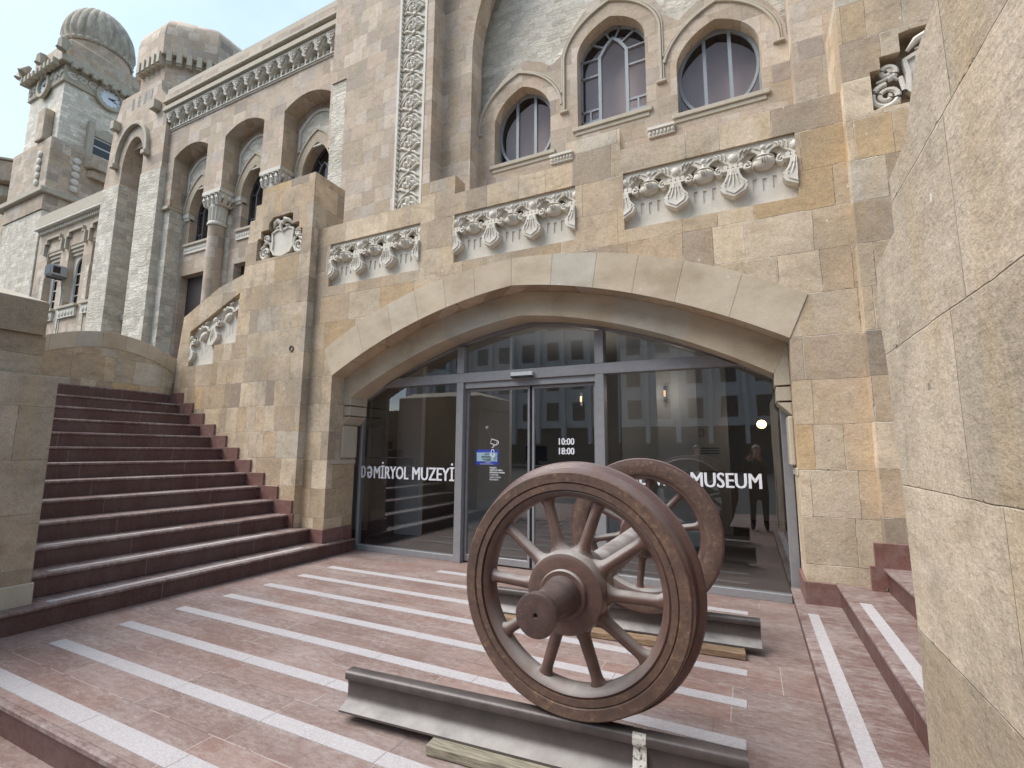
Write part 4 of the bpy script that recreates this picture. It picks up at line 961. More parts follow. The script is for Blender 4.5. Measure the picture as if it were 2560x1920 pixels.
# back wall with windows
bh = []
for c_, h_ in op: bh.append([(c_-.68, 9.62), (c_+.68, 9.62)] + list(reversed(pointed(c_, .68, 10.95, 12.05))))
dr = [rc(-20.45, -18.6, 4.9, 8.33), rc(-17.1, -15.5, 4.9, 8.30), rc(-13.8, -12.2, 4.9, 8.3)]
fx('window_wall', [rc(-21.2, WX1, 4.5, 14.5)] + bh + dr, 11.102, 11.50, 'wing')
fx('back_core', [rc(-21.2, WX1, 4.5, 14.4)], 11.75, 11.9, 'doorbrown')
for k, (c_, h_) in enumerate(op):
    # blind arch tympanum moulding in white stone
    mb = MB(); tp = dens(c_, .98, 12.75, 13.30, 'seg', 12)
    mb.prism([[(c_-.98, 11.9)] + tp + [(c_+.98, 11.9)], [(c_-.98+.1, 11.95)] + [(c_+(x-c_)*.88, z-.10) for x, z in tp] + [(c_+.88, 11.95)]], 11.04, 11.10); mb.build('tympanum_moulding', 'carved', SB)
    mb = MB(); tp2 = [(c_-.86, 11.6)] + [(c_+(x-c_)*.87, z-.11) for x, z in tp] + [(c_+.86, 11.6)]
    mb.prism([tp2, list(reversed(pointed(c_, .80, 11.65, 12.45)))], 11.07, 11.10) if False else None
    mb.prism([[(c_-.86, 11.96)] + [(c_+(x-c_)*.87, z-.12) for x, z in tp] + [(c_+.86, 11.96)]], 11.075, 11.10); mb.build('tympanum', 'rustic_soft', SB)
    mb = MB(); oo = pointed(c_, .98, 10.95, 12.50); ii = pointed(c_, .681, 10.95, 12.051)
    mb.prism([oo + list(reversed(ii))], 11.03, 11.45); mb.build('window_arch', 'ring', SB)
    mb = MB(); mb.path([(c_+(x-c_)*1.02, z+.02) for x, z in oo], .06, 10.99, 11.04); mb.build('hood_mould', 'mould', SB)
    for sg in (-1, 1):
        mb = MB(); a, b_ = sorted((c_+sg*.66, c_+sg*1.02)); mb.box(a, b_, 11.0, 11.3, 10.76, 10.95); mb.box(a+.02, b_-.02, 11.03, 11.3, 10.66, 10.759); mb.build('impost', 'carved', SB, bevel=.02)
    w = bpy.data.objects.new('window', None); COL.objects.link(w); w.parent = SB; w.location = Vector((c_, 11.4, 9.6)) - SB.location
    P_ = [(c_-.68, 9.62), (c_+.68, 9.62)] + list(reversed(pointed(c_, .68, 10.95, 12.05)))
    mb = MB(); mb.prism([P_], 11.52, 11.54); mb.build('blind', 'doorbrown', w)
    mb = MB(); v = [mb.bm.verts.new((x, 11.45, z)) for x, z in P_]; mb.bm.faces.new(v); mb.build('pane', 'winglass', w)
    mb = MB(); mb.path(P_, .07, 11.40, 11.46, True)
    ins = [(c_-.27, 9.62), (c_-.27, 11.1), (c_-.14, 11.35), (c_, 11.48), (c_+.14, 11.35), (c_+.27, 11.1), (c_+.27, 9.62)]; mb.path(ins, .06, 11.39, 11.455)
    for sg in (-1, 1):
        for q in (.26, .52): mb.bar((c_+sg*.68, 9.62+q), (c_, 9.62+q) if q < .3 else (c_+sg*.27, 9.62+q), .045, 11.402, 11.452)
        mb.bar((c_+sg*.27, 11.1), (c_+sg*.68, 11.1), .04, 11.40, 11.45); mb.bar((c_+sg*.13, 11.36), (c_+sg*.42, 11.75), .04, 11.40, 11.45)
        mb.bar((c_+sg*.47, 9.62), (c_+sg*.47, 10.14), .04, 11.40, 11.45); mb.bar((c_+sg*.13, 9.62), (c_+sg*.13, 9.88), .04, 11.40, 11.45)
    mb.build('frame', 'alu_dark', w)
    mb = MB(); mb.box(c_-.82, c_+.82, 10.98, 11.4, 9.50, 9.6185); mb.build('sill', 'mould', w, bevel=.02)
    mb = MB(); mb.box(c_-.80, c_+.80, 11.05, 11.12, 9.20, 9.498)
    for q in range(12): mb.ball((c_-.72+1.44*q/11, 11.05, 9.36), .05, .03, .07, 8, 6)
    mb.build('carved_apron', 'carved', SB)
    d0, d1 = dr[k][0][0], dr[k][1][0]
    mb = MB(); mb.box(d0, d1, 11.40, 11.44, 4.9, 8.33); mb.box(d0, d1, 11.36, 11.40, 6.4, 6.5); mb.box((d0+d1)/2-.03, (d0+d1)/2+.03, 11.36, 11.40, 4.9, 6.4); mb.build('door', 'doorbrown', SB)
# columns
colo = None
for k in range(3):
    c_ = -17.89 + 3.26*k
    if k == 0:
        colo = bpy.data.objects.new('column', None); COL.objects.link(colo); colo.parent = SB; colo.location = Vector((c_, 10.83, 4.5)) - SB.location
        mb = MB(); mb.lathe([(.34, 0.3), (.31, .5), (.30, 3), (.295, 5.3)], (c_, 10.83, 4.5), 'z', 28); mb.box(c_-.4, c_+.4, 10.45, 11.1, 4.2, 4.8); mb.build('shaft', 'wing', colo, smooth=True)
        mb = MB(); mb.lathe([(.30, 9.79), (.335, 9.80), (.345, 9.86), (.32, 9.92), (.29, 9.95), (.30, 10.55), (.3, 10.6)], (c_, 10.83, 0), 'z', 28)
        for q in range(16):
            a = 2*PI*q/16; mb.tube([(c_+.30*math.cos(a), 10.83+.30*math.sin(a), 9.98), (c_+.31*math.cos(a), 10.83+.31*math.sin(a), 10.5)], .028, 6)
        mb.build('fluted_neck', 'carved', colo, smooth=True)
        mb = MB()
        lo_ = [(-.48, -.30), (.48, -.30), (.48, .27), (-.48, .27)]; hi_ = [(-.50, -.31), (.50, -.31), (.50, .27), (-.50, .27)]
        vv = [[mb.bm.verts.new((c_+x*s_, 10.83+y*s_, z)) for x, y in L] for L, z, s_ in ((lo_, 10.55, .86), (lo_, 10.62, 1.), (hi_, 11.0, 1.))]
        for a in range(2):
            for i in range(4): mb.bm.faces.new([vv[a][i], vv[a][(i+1) % 4], vv[a+1][(i+1) % 4], vv[a+1][i]])
        mb.bm.faces.new(vv[0]); mb.bm.faces.new(vv[2])
        for x in (-.38, -.13, .13, .38):
            mb.tube([(c_+x, 10.52, 10.62), (c_+x, 10.47, 10.78), (c_+x+.03, 10.46, 10.93), (c_+x+.07, 10.50, 10.97)], [.05, .06, .045, .02], 7)
            mb.tube([(px_, 10.49, pz_) for px_, pz_ in spiral(c_+x, 10.84, .08, 1.3, 0, 1, 14, .2)], .018, 5)
        for y_ in (10.62, 10.85, 11.0):
            for sg in (-1, 1): mb.tube([(c_+sg*.47, y_, 10.62), (c_+sg*.53, y_, 10.78), (c_+sg*.53, y_+.03, 10.93)], [.05, .06, .03], 7)
        mb.build('carved_capital', 'carved', colo, smooth=True)
        mb = MB(); mb.box(c_-.545, c_+.545, 10.475, 11.1, 11.0, 11.159); mb.build('abacus', 'carved', colo, bevel=.01)
        mb = MB(); mb.box(c_-.20, c_+.42, 11.02, 11.11, 4.5, 10.3); mb.build('white_pier', 'rustic', colo)
    elif c_ < -11.5:
        c = colo.copy(); COL.objects.link(c); c.location = colo.location + Vector((3.26*k, 0, 0))
        for ch in list(colo.children): q = ch.copy(); COL.objects.link(q); q.parent = c
# stalactite frieze, mould and parapet
fz = bpy.data.objects.new('stalactite_frieze', None); COL.objects.link(fz); fz.parent = SB; fz.location = Vector((-16, 10.4, 14.5)) - SB.location
mb = MB(); mb.box(WX0-.02, WX1, 10.74, 10.9, 14.56, 15.32); mb.box(WX0-.02, WX1, 10.46, 10.55, 14.52, 14.575); mb.build('frieze_ground', 'carved', fz)
pz = .606
def lay(y0, y1, pts, hole=None):
    L = [pts] + ([hole] if hole else []); mu.prism(L, y0, y1)
mu = MB(); x = 0
ar = lambda cx, hw, zb, zt, n=8: [(cx-hw, zb)] + dens(cx, hw, zb+(zt-zb)*.35, zt, 'round', n) + [(cx+hw, zb)]
hole = [(.105*math.cos(2*PI*k/14), 14.695 + .085*math.sin(2*PI*k/14)) for k in range(14)]
mu.prism([[(-.303, 15.02)] + [(-.303+.15*math.sin(PI/2*k/6), 14.85+.17*math.cos(PI/2*k/6)) for k in range(1, 7)] + [(-.15, 14.60), (.15, 14.60)] + [(.303-.15*math.sin(PI/2*k/6), 14.85+.17*math.cos(PI/2*k/6)) for k in range(6, 0, -1)] + [(.303, 15.02), (.303, 15.31), (-.303, 15.31)], hole], 10.44, 10.60)
mu.box(-.303, .303, 10.42, 10.60, 14.575, 14.602)
mu.prism([[(-.303, 15.20)] + [(-.303+.085*math.sin(PI/2*k/5), 15.06+.14*math.cos(PI/2*k/5)) for k in range(1, 6)] + [(-.21, 14.98), (-.17, 14.93), (-.13, 14.88), (-.07, 14.84), (0, 14.80), (.07, 14.84), (.13, 14.88), (.17, 14.93), (.21, 14.98)] + [(.303-.085*math.sin(PI/2*k/5), 15.06+.14*math.cos(PI/2*k/5)) for k in range(5, 0, -1)] + [(.303, 15.20), (.303, 15.31), (-.303, 15.31)]], 10.35, 10.439)
tg = [(-.303, 15.31), (-.303, 15.22), (-.215, 15.21), (-.19, 15.12), (-.135, 15.09), (-.115, 15.02), (-.065, 14.99), (-.045, 14.93), (0, 14.905)]
tg = tg + [(-x, z) for x, z in reversed(tg[:-1])]
mu.prism([tg], 10.29, 10.349); mu.tube([(x, 10.285, z) for x, z in tg[2:-2]], .017, 6)
mu.tube([(-.20, 10.345, 14.98), (-.10, 10.34, 14.87), (0, 10.335, 14.815), (.10, 10.34, 14.87), (.20, 10.345, 14.98)], .018, 6)
for q_ in (15.02, 15.12, 15.22): mu.tube([(-.05, 10.285, q_+.02), (0, 10.27, q_), (.05, 10.285, q_+.02)], .018, 6)
for sg in (-1, 1): mu.tube([(sg*.303, 10.47, 14.62), (sg*.303, 10.52, 14.75), (sg*.303, 10.60, 14.9)], [.05, .07, .03], 6); mu.tube([(sg*.08, 10.28, 15.10), (sg*.13, 10.275, 15.17), (sg*.17, 10.28, 15.26)], [.015, .022, .012], 6)
un = mu.build('stalactite', 'carved', fz); 
b0 = Vector((-WX1, 0, 0))
nu = int((WX1-WX0)/pz)
un.location = Vector((WX0+.33, 0, 0))
for k in range(1, nu+1): c = un.copy(); COL.objects.link(c); c.parent = fz; c.location = Vector((WX0+.33+pz*k, 0, 0))
fx('cornice_fascia', [rc(WX0-.05, WX1, 15.325, 15.52)], 10.20, 10.9, 'mould', bevel=.01)
fx('cornice_mould', [rc(WX0-.05, WX1, 15.521, 15.66)], 10.28, 10.9, 'mould', bevel=.02)
fx('cornice_mould', [rc(WX0-.05, WX1, 15.661, 15.80)], 10.16, 10.9, 'mould', bevel=.03)
fx('roof_parapet', [rc(WX0-.05, WX1, 15.801, 16.12)], 10.24, 10.9, 'wing', bevel=.02)
fx('roof_coping', [rc(WX0-.05, WX1, 16.121, 16.42)], 10.32, 10.95, 'mould', bevel=.02)

# pavilion left of the wing (front plane 9.9)
PX0, PX1 = -24.65, -21.10
def PV(o, y0=9.9, y1=10.3, k=1.0404):
    """move the pavilion plane by y0 to y1, keeping proportions"""
    w_ = world(o.parent)
    for v in o.data.vertices:
        q = v.co + w_; q = Vector((q.x*k, q.y+(y1-y0), 1.4+(q.z-1.4)*k)); v.co = q - w_
    return o
n0 = set(bpy.data.objects)
PVX = (-24.6, -20.25)
fx('pavilion_wall', [[(-24.60, 12.47), (-23.30, 12.47), (-23.30, 12.9)] + [(x, z) for x, z in dens(-22.5, .80, 12.9, 14.35, 'round', 14)] + [(-21.70, 12.9), (-21.70, 12.47), (-20.3, 12.47), (-20.3, 15.3), (-20.9, 16.0), (-21.0, 16.5), (-23.9, 16.5), (-24.3, 15.5)]], 9.90, 10.9, 'wing')
fx('rough_pier', [rc(-24.62, -23.28, 4.0, 12.47)], 9.87, 10.9, 'rustic', bevel=.03)
fx('rough_pier', [rc(-21.72, -20.28, 4.0, 12.47)], 9.87, 10.9, 'rustic', bevel=.03)
fx('pavilion_recess', [rc(-23.3, -21.7, 4.0, 14.4), rc(-22.9, -22.1, 6.9, 10.6), rc(-22.9, -22.1, 10.95, 11.9)], 10.7, 10.95, 'wing')
fx('pavilion_core', [rc(-24.6, -20.3, 4.0, 16.4)], 10.952, 13.5, 'wing')
mb = MB(); mb.box(-23.28, -21.72, 10.45, 10.72, 6.62, 6.9); mb.box(-23.28, -21.72, 10.6, 10.72, 10.62, 10.93); mb.build('sill', 'mould', SB, bevel=.02)
mb = MB(); mb.box(-22.9, -22.1, 10.85, 10.88, 6.9, 11.9); mb.build('window_glass', 'officeglass', SB)
mb = MB()
for z in [7.35+.47*k for k in range(10)]: mb.box(-22.9, -22.1, 10.80, 10.85, z, z+.05)
mb.box(-22.53, -22.47, 10.79, 10.85, 6.9, 11.9); mb.build('window_bars', 'white', SB)
mb = MB(); hd = [(-23.68, 13.35)] + dens(-22.52, 1.16, 13.45, 14.9, 'round', 16) + [(-21.36, 13.35)]
mb.path(hd, .16, 9.74, 9.91); mb.build('niche_hood', 'carved_tan', SB, bevel=.02)
mb = MB()
for x in (-23.68, -21.36): mb.box(x-.14, x+.14, 9.66, 9.91, 13.16, 13.36)
mb.box(-24.1, -23.8, 9.62, 9.91, 15.0, 15.4); mb.box(-21.15, -20.8, 9.62, 9.91, 15.0, 15.4)
split(mb.build('bracket', 'carved_tan', SB, bevel=.02))
mb = MB()
for x in (-23.0, -22.55, -22.1, -21.65): mb.box(x-.075, x+.075, 9.893, 9.92, 15.75, 16.25)
split(mb.build('slot', 'black', SB))
for o in set(bpy.data.objects) - n0: PV(o)
# octagonal turret with battered dome
TC = (-23.1, 12.8)
def octa(r, z, c=TC, rot=PI/8): return [(c[0]+r*math.cos(rot+k*PI/4), c[1]+r*math.sin(rot+k*PI/4), z) for k in range(8)]
mb = MB(); rings = [octa(r, z) for r, z in ((2.45, 14.5), (2.45, 18.45), (2.66, 18.5), (2.68, 19.45), (2.62, 19.9), (2.5, 20.2), (2.22, 20.52), (1.8, 20.76), (1.2, 20.93), (.3, 21.02))]
vs = [[mb.bm.verts.new(p) for p in r] for r in rings]
for a in range(len(vs)-1):
    for i in range(8): mb.bm.faces.new([vs[a][i], vs[a][(i+1) % 8], vs[a+1][(i+1) % 8], vs[a+1][i]])
mb.bm.faces.new(vs[-1]); mb.build('turret', 'wing', SB, smooth=True)
mb = MB()
for k in range(8):
    a0 = PI/8 + k*PI/4; a1 = a0 + PI/4
    A = Vector((TC[0]+2.5*math.cos(a0), TC[1]+2.5*math.sin(a0), 0)); B_ = Vector((TC[0]+2.5*math.cos(a1), TC[1]+2.5*math.sin(a1), 0)); d = (B_-A); nn = Vector((d.y, -d.x, 0)).normalized()
    for q in range(5):
        c = A + d*((q+.5)/5); t = d.normalized()*.10; o = nn*.22
        for zz0, zz1, oo_ in ((18.12, 18.62, o), (18.04, 18.119, o*.75)):
            vsq = [c-t-o*.3, c+t-o*.3, c+t+oo_, c-t+oo_]
            mb.prism([[(v_.x, v_.y) for v_ in vsq]], zz0, zz1, 'z')
o = mb.build('corbel', 'mould', SB); split(o)
mb = MB(); mb.lathe([(.001, .45), (.2, .42), (.3, .28), (.32, 0)], (TC[0]+.3, TC[1]-.3, 20.95), 'z', 14); mb.build('finial', 'doorbrown', SB, smooth=True)

# low side wing with the air conditioner
LW = thing('side_wing', (-29.5, 11, 0), 'lower pale stone wing with stepped window surrounds between the tower and the rough piers', 'building')
fxl = lambda n, l, a, b, m, bevel=0: fx(n, l, a, b, m, LW, bevel)
ws = [(-31.45, .62), (-29.2, .62), (-26.95, .62)]
fxl('facade', [rc(-33.4, -25.5, 4.0, 13.05)] + [[(c_-.72, 8.2), (c_+.72, 8.2), (c_+.72, 11.35), (c_-.72, 11.35)] for c_, h_ in ws], 11.0, 11.4, 'wing')
fxl('facade_core', [rc(-33.4, -25.5, 4.0, 13.0)], 11.75, 13.0, 'wing')
fxl('parapet_wall', [rc(-33.4, -25.5, 12.95, 13.58)], 10.85, 11.2, 'mould', .03)
fxl('cornice', [rc(-33.4, -25.5, 12.70, 12.85)], 10.72, 11.1, 'carved', .03)
mb = MB()
for k in range(40): mb.box(-33.3+.195*k, -33.2+.195*k, 10.88, 11.0, 12.50, 12.68)
split(mb.build('dentil', 'carved', LW))
for c_, h_ in ws:
    mb = MB(); st = [(c_-.80, 11.15), (c_-.80, 11.75), (c_-.58, 11.75), (c_-.58, 12.0), (c_+.58, 12.0), (c_+.58, 11.75), (c_+.80, 11.75), (c_+.80, 11.15)]
    mb.path([(c_+(x-c_)*1.12, z+.08) for x, z in st], .12, 10.86, 11.01); mb.build('stepped_hood', 'carved_tan', LW, bevel=.01)
    for q in range(3):
        z = 11.35 - .17*q; fxl('head_step', [rc(c_-.72, c_+.72, z-.16, z)], 11.03+.06*q, 11.35, 'mould')
    fxl('white_jamb', [rc(c_-1.08, c_-.74, 5, 10.0)], 10.97, 11.0, 'rustic')
    w = bpy.data.objects.new('window', None); COL.objects.link(w); w.parent = LW; w.location = Vector((c_, 11.3, 8.2)) - LW.location
    mb = MB(); mb.prism([[(c_-.72, 8.2), (c_+.72, 8.2), (c_+.72, 10.85), (c_-.72, 10.85)]], 11.36, 11.38); mb.build('pane', 'officeglass', w)
    mb = MB(); mb.prism([[(c_-.72, 8.2), (c_+.72, 8.2), (c_+.72, 11.0), (c_-.72, 11.0)], [(c_-.45, 8.25), (c_+.45, 8.25)] + list(reversed(dens(c_, .45, 10.2, 10.7, 'round', 8)))], 11.25, 11.33); mb.build('surround', 'carved', w)
    mb = MB()
    for z in (8.8, 9.35, 9.9): mb.box(c_-.45, c_+.45, 11.30, 11.345, z, z+.05)
    mb.box(c_-.03, c_+.03, 11.29, 11.35, 8.2, 10.6); mb.build('frame', 'white', w)
    mb = MB(); mb.box(c_-.9, c_+.9, 10.82, 11.2, 8.05, 8.19); mb.build('sill', 'mould', w, bevel=.02)
    mb = MB(); mb.box(c_-.8, c_+.8, 10.9, 11.0, 7.6, 8.04)
    for q in range(5): mb.ball((c_-.6+.3*q, 10.9, 7.8), .10, .06, .14, 8, 6)
    mb.build('carved_apron', 'carved', LW)
ac = thing('air_conditioner', (-30.55, 10.6, 9.95), 'grey window air conditioner box jutting from the pale side wing wall', 'air conditioner')
mb = MB(); mb.box(-30.38, -29.72, 10.35, 10.99, 9.68, 10.20); mb.build('casing', 'acw', ac, bevel=.03)
mb = MB(); mb.box(-30.34, -29.76, 10.335, 10.35, 9.72, 10.16)
mb.box(-29.72, -29.71, 10.42, 10.7, 9.78, 10.1); mb.build('grille', 'black', ac)
mb = MB(); mb.box(-30.33, -30.28, 10.4, 10.99, 9.60, 9.68); mb.box(-29.82, -29.77, 10.4, 10.99, 9.60, 9.68); split(mb.build('wall_bracket', 'alu_dark', ac))
mb = MB(); mb.tube([(-29.9, 10.9, 9.65), (-30.05, 10.93, 9.35), (-30.0, 10.96, 9.0), (-30.1, 10.97, 6.5)], .025, 6); mb.build('drain_hose', 'cord', ac)

# clock tower
TX0, TX1, TY0, TY1 = -37.9, -33.75, 11.2, 15.35
CT = thing('clock_tower', ((TX0+TX1)/2, (TY0+TY1)/2, 0), 'tall pale clock tower with ribbed stone dome rising at the upper left', 'tower')
TXc, TYc = (TX0+TX1)/2, (TY0+TY1)/2
def tb(name, e, z0, z1, mat, bevel=0):
    mb = MB(); mb.box(TX0-e, TX1+e, TY0-e, TY1+e, z0, z1); return mb.build(name, mat, CT, bevel=bevel)
tb('rough_base', .25, 4., 14.1, 'rustic', .03); tb('base_band', .30, 14.101, 15.0, 'tower'); tb('base_cornice', .5, 15.001, 15.35, 'carved_tan', .05)
tb('lower_stage', .28, 15.351, 18.4, 'tower', .05); tb('shaft', 0, 18.401, 21.95, 'towerwhite'); 
tb('clock_stage', .12, 21.951, 22.95, 'carved_tan', .02); tb('cornice', .38, 22.951, 23.45, 'carved_tan', .04); tb('upper_stage', .05, 23.451, 24.7, 'tower', .1); 
mb = MB()
for q in range(9):
    for (fx_, fy_) in ((1, 0), (0, -1)):
        t = -1.9+.475*q
        if fx_: mb.box(TX1+.30, TX1+.62, TYc+t-.12, TYc+t+.12, 22.7, 23.1)
        else: mb.box(TXc+t-.12, TXc+t+.12, TY0-.62, TY0-.30, 22.7, 23.1)
split(mb.build('cornice_bracket', 'carved_tan', CT, bevel=.03))
mb = MB()
for (x_, y_) in ((TX0-.5, TY0-.5), (TX1+.45, TY0-.5), (TX1+.45, TY1+.4), (TX0-.5, TYc), (TXc, TY0-.5)):
    mb.tube([(x_, y_, 23.4), (x_+.05, y_+.1, 23.9), (x_+.35*(1 if x_ < TXc else -1), y_+.3, 24.3)], [.26, .28, .10], 7)
split(mb.build('corner_beast', 'carved_tan', CT, smooth=True))
# carved scrolls beside the clocks
mb = MB()
for sg in (-1, 1):
    for k in range(3):
        cy = TYc + sg*(.85+.5*k); cz = 22.55-.06*k
        mb.tube([(TX1+.13, a_, b_) for a_, b_ in spiral(cy, cz, .25-.02*k, 1.6, PI*k, sg, 22, .15)], .06, 6)
        cx_ = TXc + sg*(.85+.5*k); mb.tube([(a_, TY0-.13, b_) for a_, b_ in spiral(cx_, cz, .25-.02*k, 1.6, PI*k, sg, 22, .15)], .06, 6)
split(mb.build('carved_scroll', 'carved', CT))
for ax in ('x', 'y'):
    cl = bpy.data.objects.new('clock', None); COL.objects.link(cl); cl.parent = CT
    cpt = Vector((TX1+.12, TYc, 22.25)) if ax == 'x' else Vector((TXc, TY0-.12, 22.25)); cl.location = cpt - CT.location
    sgn = 1 if ax == 'x' else -1
    mb = MB(); mb.lathe([(.53, 0), (.53, sgn*.16), (.72, sgn*.16), (.74, 0)], cpt, ax, 36, True); mb.build('clock_ring', 'mould', cl, smooth=True)
    mb = MB(); mb.lathe([(.0001, sgn*.03), (.56, sgn*.03)], cpt, ax, 36); mb.build('clock_face', 'clock', cl)
    mb = MB()
    def pt(a, r, d_):      # clock angle a (0 at 12, clockwise as seen)
        h_ = math.sin(a)*r; v_ = math.cos(a)*r
        return (cpt.x+sgn*d_, cpt.y+h_, cpt.z+v_) if ax == 'x' else (cpt.x+h_, cpt.y+sgn*d_, cpt.z+v_)
    for k in range(12): mb.tube([pt(k*PI/6, .42, .045), pt(k*PI/6, .52, .045)], .014, 4)
    mb.build('hour_marks', 'black', cl)
    mb = MB(); mb.tube([pt(R(105), -.08, .06), pt(R(105), .40, .06)], [.03, .015], 5); mb.tube([pt(R(72), -.06, .065), pt(R(72), .28, .065)], [.035, .025], 5); mb.build('clock_hands', 'black', cl)
# drum and ribbed dome
mb = MB(); mb.lathe([(1.66, 24.6), (1.64, 25.6), (1.60, 26.0)], (TXc, TYc, 0), 'z', 40); mb.build('drum', 'tower', CT, smooth=True)
mb = MB(); NR = 24; prof = []
for k in range(20):
    a = -.28 + (PI/2+.28)*k/19; prof.append((1.75*math.cos(a), 26.42 + 2.45*math.sin(a)))
rr = []
for i in range(NR*6):
    t = 2*PI*i/(NR*6); rib = abs(math.sin(NR*t/2)); ring = []
    for r, z in prof:
        q = r*(1+.055*rib*(1 if z > 26.35 else 0)); ring.append(mb.bm.verts.new((TXc+q*math.cos(t), TYc+q*math.sin(t), z)))
    rr.append(ring)
for i in range(len(rr)):
    A, B_ = rr[i], rr[(i+1) % len(rr)]
    for j in range(len(prof)-1): mb.bm.faces.new([A[j], B_[j], B_[j+1], A[j+1]])
mb.build('ribbed_dome', 'dome', CT, smooth=True)
mb = MB()
for k in range(28):
    a = 2*PI*k/28; mb.ball((TXc+1.66*math.cos(a), TYc+1.66*math.sin(a), 25.86), .15, .15, .14, 8, 6)
mb.build('scalloped_rim', 'carved_tan', CT, smooth=True)
# window, pediment and balcony on the side facing the camera
mb = MB(); mb.box(TX1-.01, TX1+.32, TYc-.85, TYc-.55, 17.3, 20.3); mb.box(TX1-.01, TX1+.32, TYc+.75, TYc+1.05, 17.3, 20.3)
mb.prism([[(TYc-.5, 19.55), (TYc+.7, 19.55), (TYc+.7, 19.9), (TYc+.1, 20.25), (TYc-.5, 19.9)]], TX1, TX1+.16, 'x'); split(mb.build('window_surround', 'carved_tan', CT, bevel=.02))
mb = MB(); mb.box(TX1-.002, TX1+.012, TYc-.45, TYc+.65, 18.4, 19.5); mb.build('tower_window', 'officeglass', CT)
mb = MB(); mb.box(TX1+.01, TX1+.04, TYc-.45, TYc+.65, 18.95, 19.03); mb.box(TX1+.01, TX1+.04, TYc-.45, TYc+.65, 19.45, 19.6); mb.build('tower_window_frame', 'white', CT)
mb = MB(); mb.prism([[(TX1+.28, TYc-.9), (TX1+.8, TYc-.6), (TX1+.8, TYc+.8), (TX1+.28, TYc+1.1)]], 17.3, 18.05, 'z'); mb.prism([[(TX1+.28, TYc-.7), (TX1+.6, TYc-.5), (TX1+.6, TYc+.7), (TX1+.28, TYc+.9)]], 16.8, 17.299, 'z'); mb.build('balcony', 'tower', CT, bevel=.05)
mb = MB()
for k in range(5): mb.ball((TX1+.33, TY0+.9, 15.8+.42*k), .10, .20, .2, 8, 6); mb.ball((TX0+3.4, TY0-.33, 15.8+.42*k), .2, .1, .2, 8, 6)
split(mb.build('floral_panel', 'carved', CT))
mb = MB(); mb.box(TX0+2.6, TX0+3.5, TY0-.40, TY0, 18.4, 20.3); mb.build('front_surround', 'tower', CT, bevel=.04)
# far end of the station with its corner balcony, at the left edge
FW = thing('far_wing', (-44, 13, 0), 'beige far end of the station with corner balcony at the left edge', 'building')
fx('facade', [rc(-60, -37.6, 4, 15.2)] + [[(-41.6, 6), (-39.9, 6)] + list(reversed(pointed(-40.75, .85, 11.5, 13.2)))], 12.2, 12.8, 'tower', FW)
fx('facade_core', [rc(-60, -37.6, 4, 15.1)], 13.05, 14, 'wing', FW)
fx('rough_pier', [rc(-39.3, -38.2, 4, 12.6)], 12.0, 12.19, 'rustic', FW)
mb = MB(); mb.prism([[(-43.2, 12.19), (-43.2, 11.2), (-42.6, 10.5), (-39.4, 10.5), (-38.8, 11.2), (-38.8, 12.19)]], 17.1, 18.4, 'z'); mb.build('balcony', 'tower', FW, bevel=.06)
mb = MB(); mb.prism([[(-43.3, 12.19), (-43.3, 11.1), (-42.65, 10.4), (-39.35, 10.4), (-38.7, 11.1), (-38.7, 12.19)]], 18.401, 18.55, 'z'); mb.build('balcony_rail', 'mould', FW, bevel=.03)
mb = MB(); mb.prism([[(-42.8, 12.19), (-42.8, 11.6), (-42.4, 11.0), (-39.6, 11.0), (-39.2, 11.6), (-39.2, 12.19)]], 16.3, 17.099, 'z'); mb.build('balcony_corbel', 'mould', FW, bevel=.1)
fx('upper_wall', [rc(-46, -37.95, 15.2, 17.0)], 12.25, 12.8, 'tower', FW)

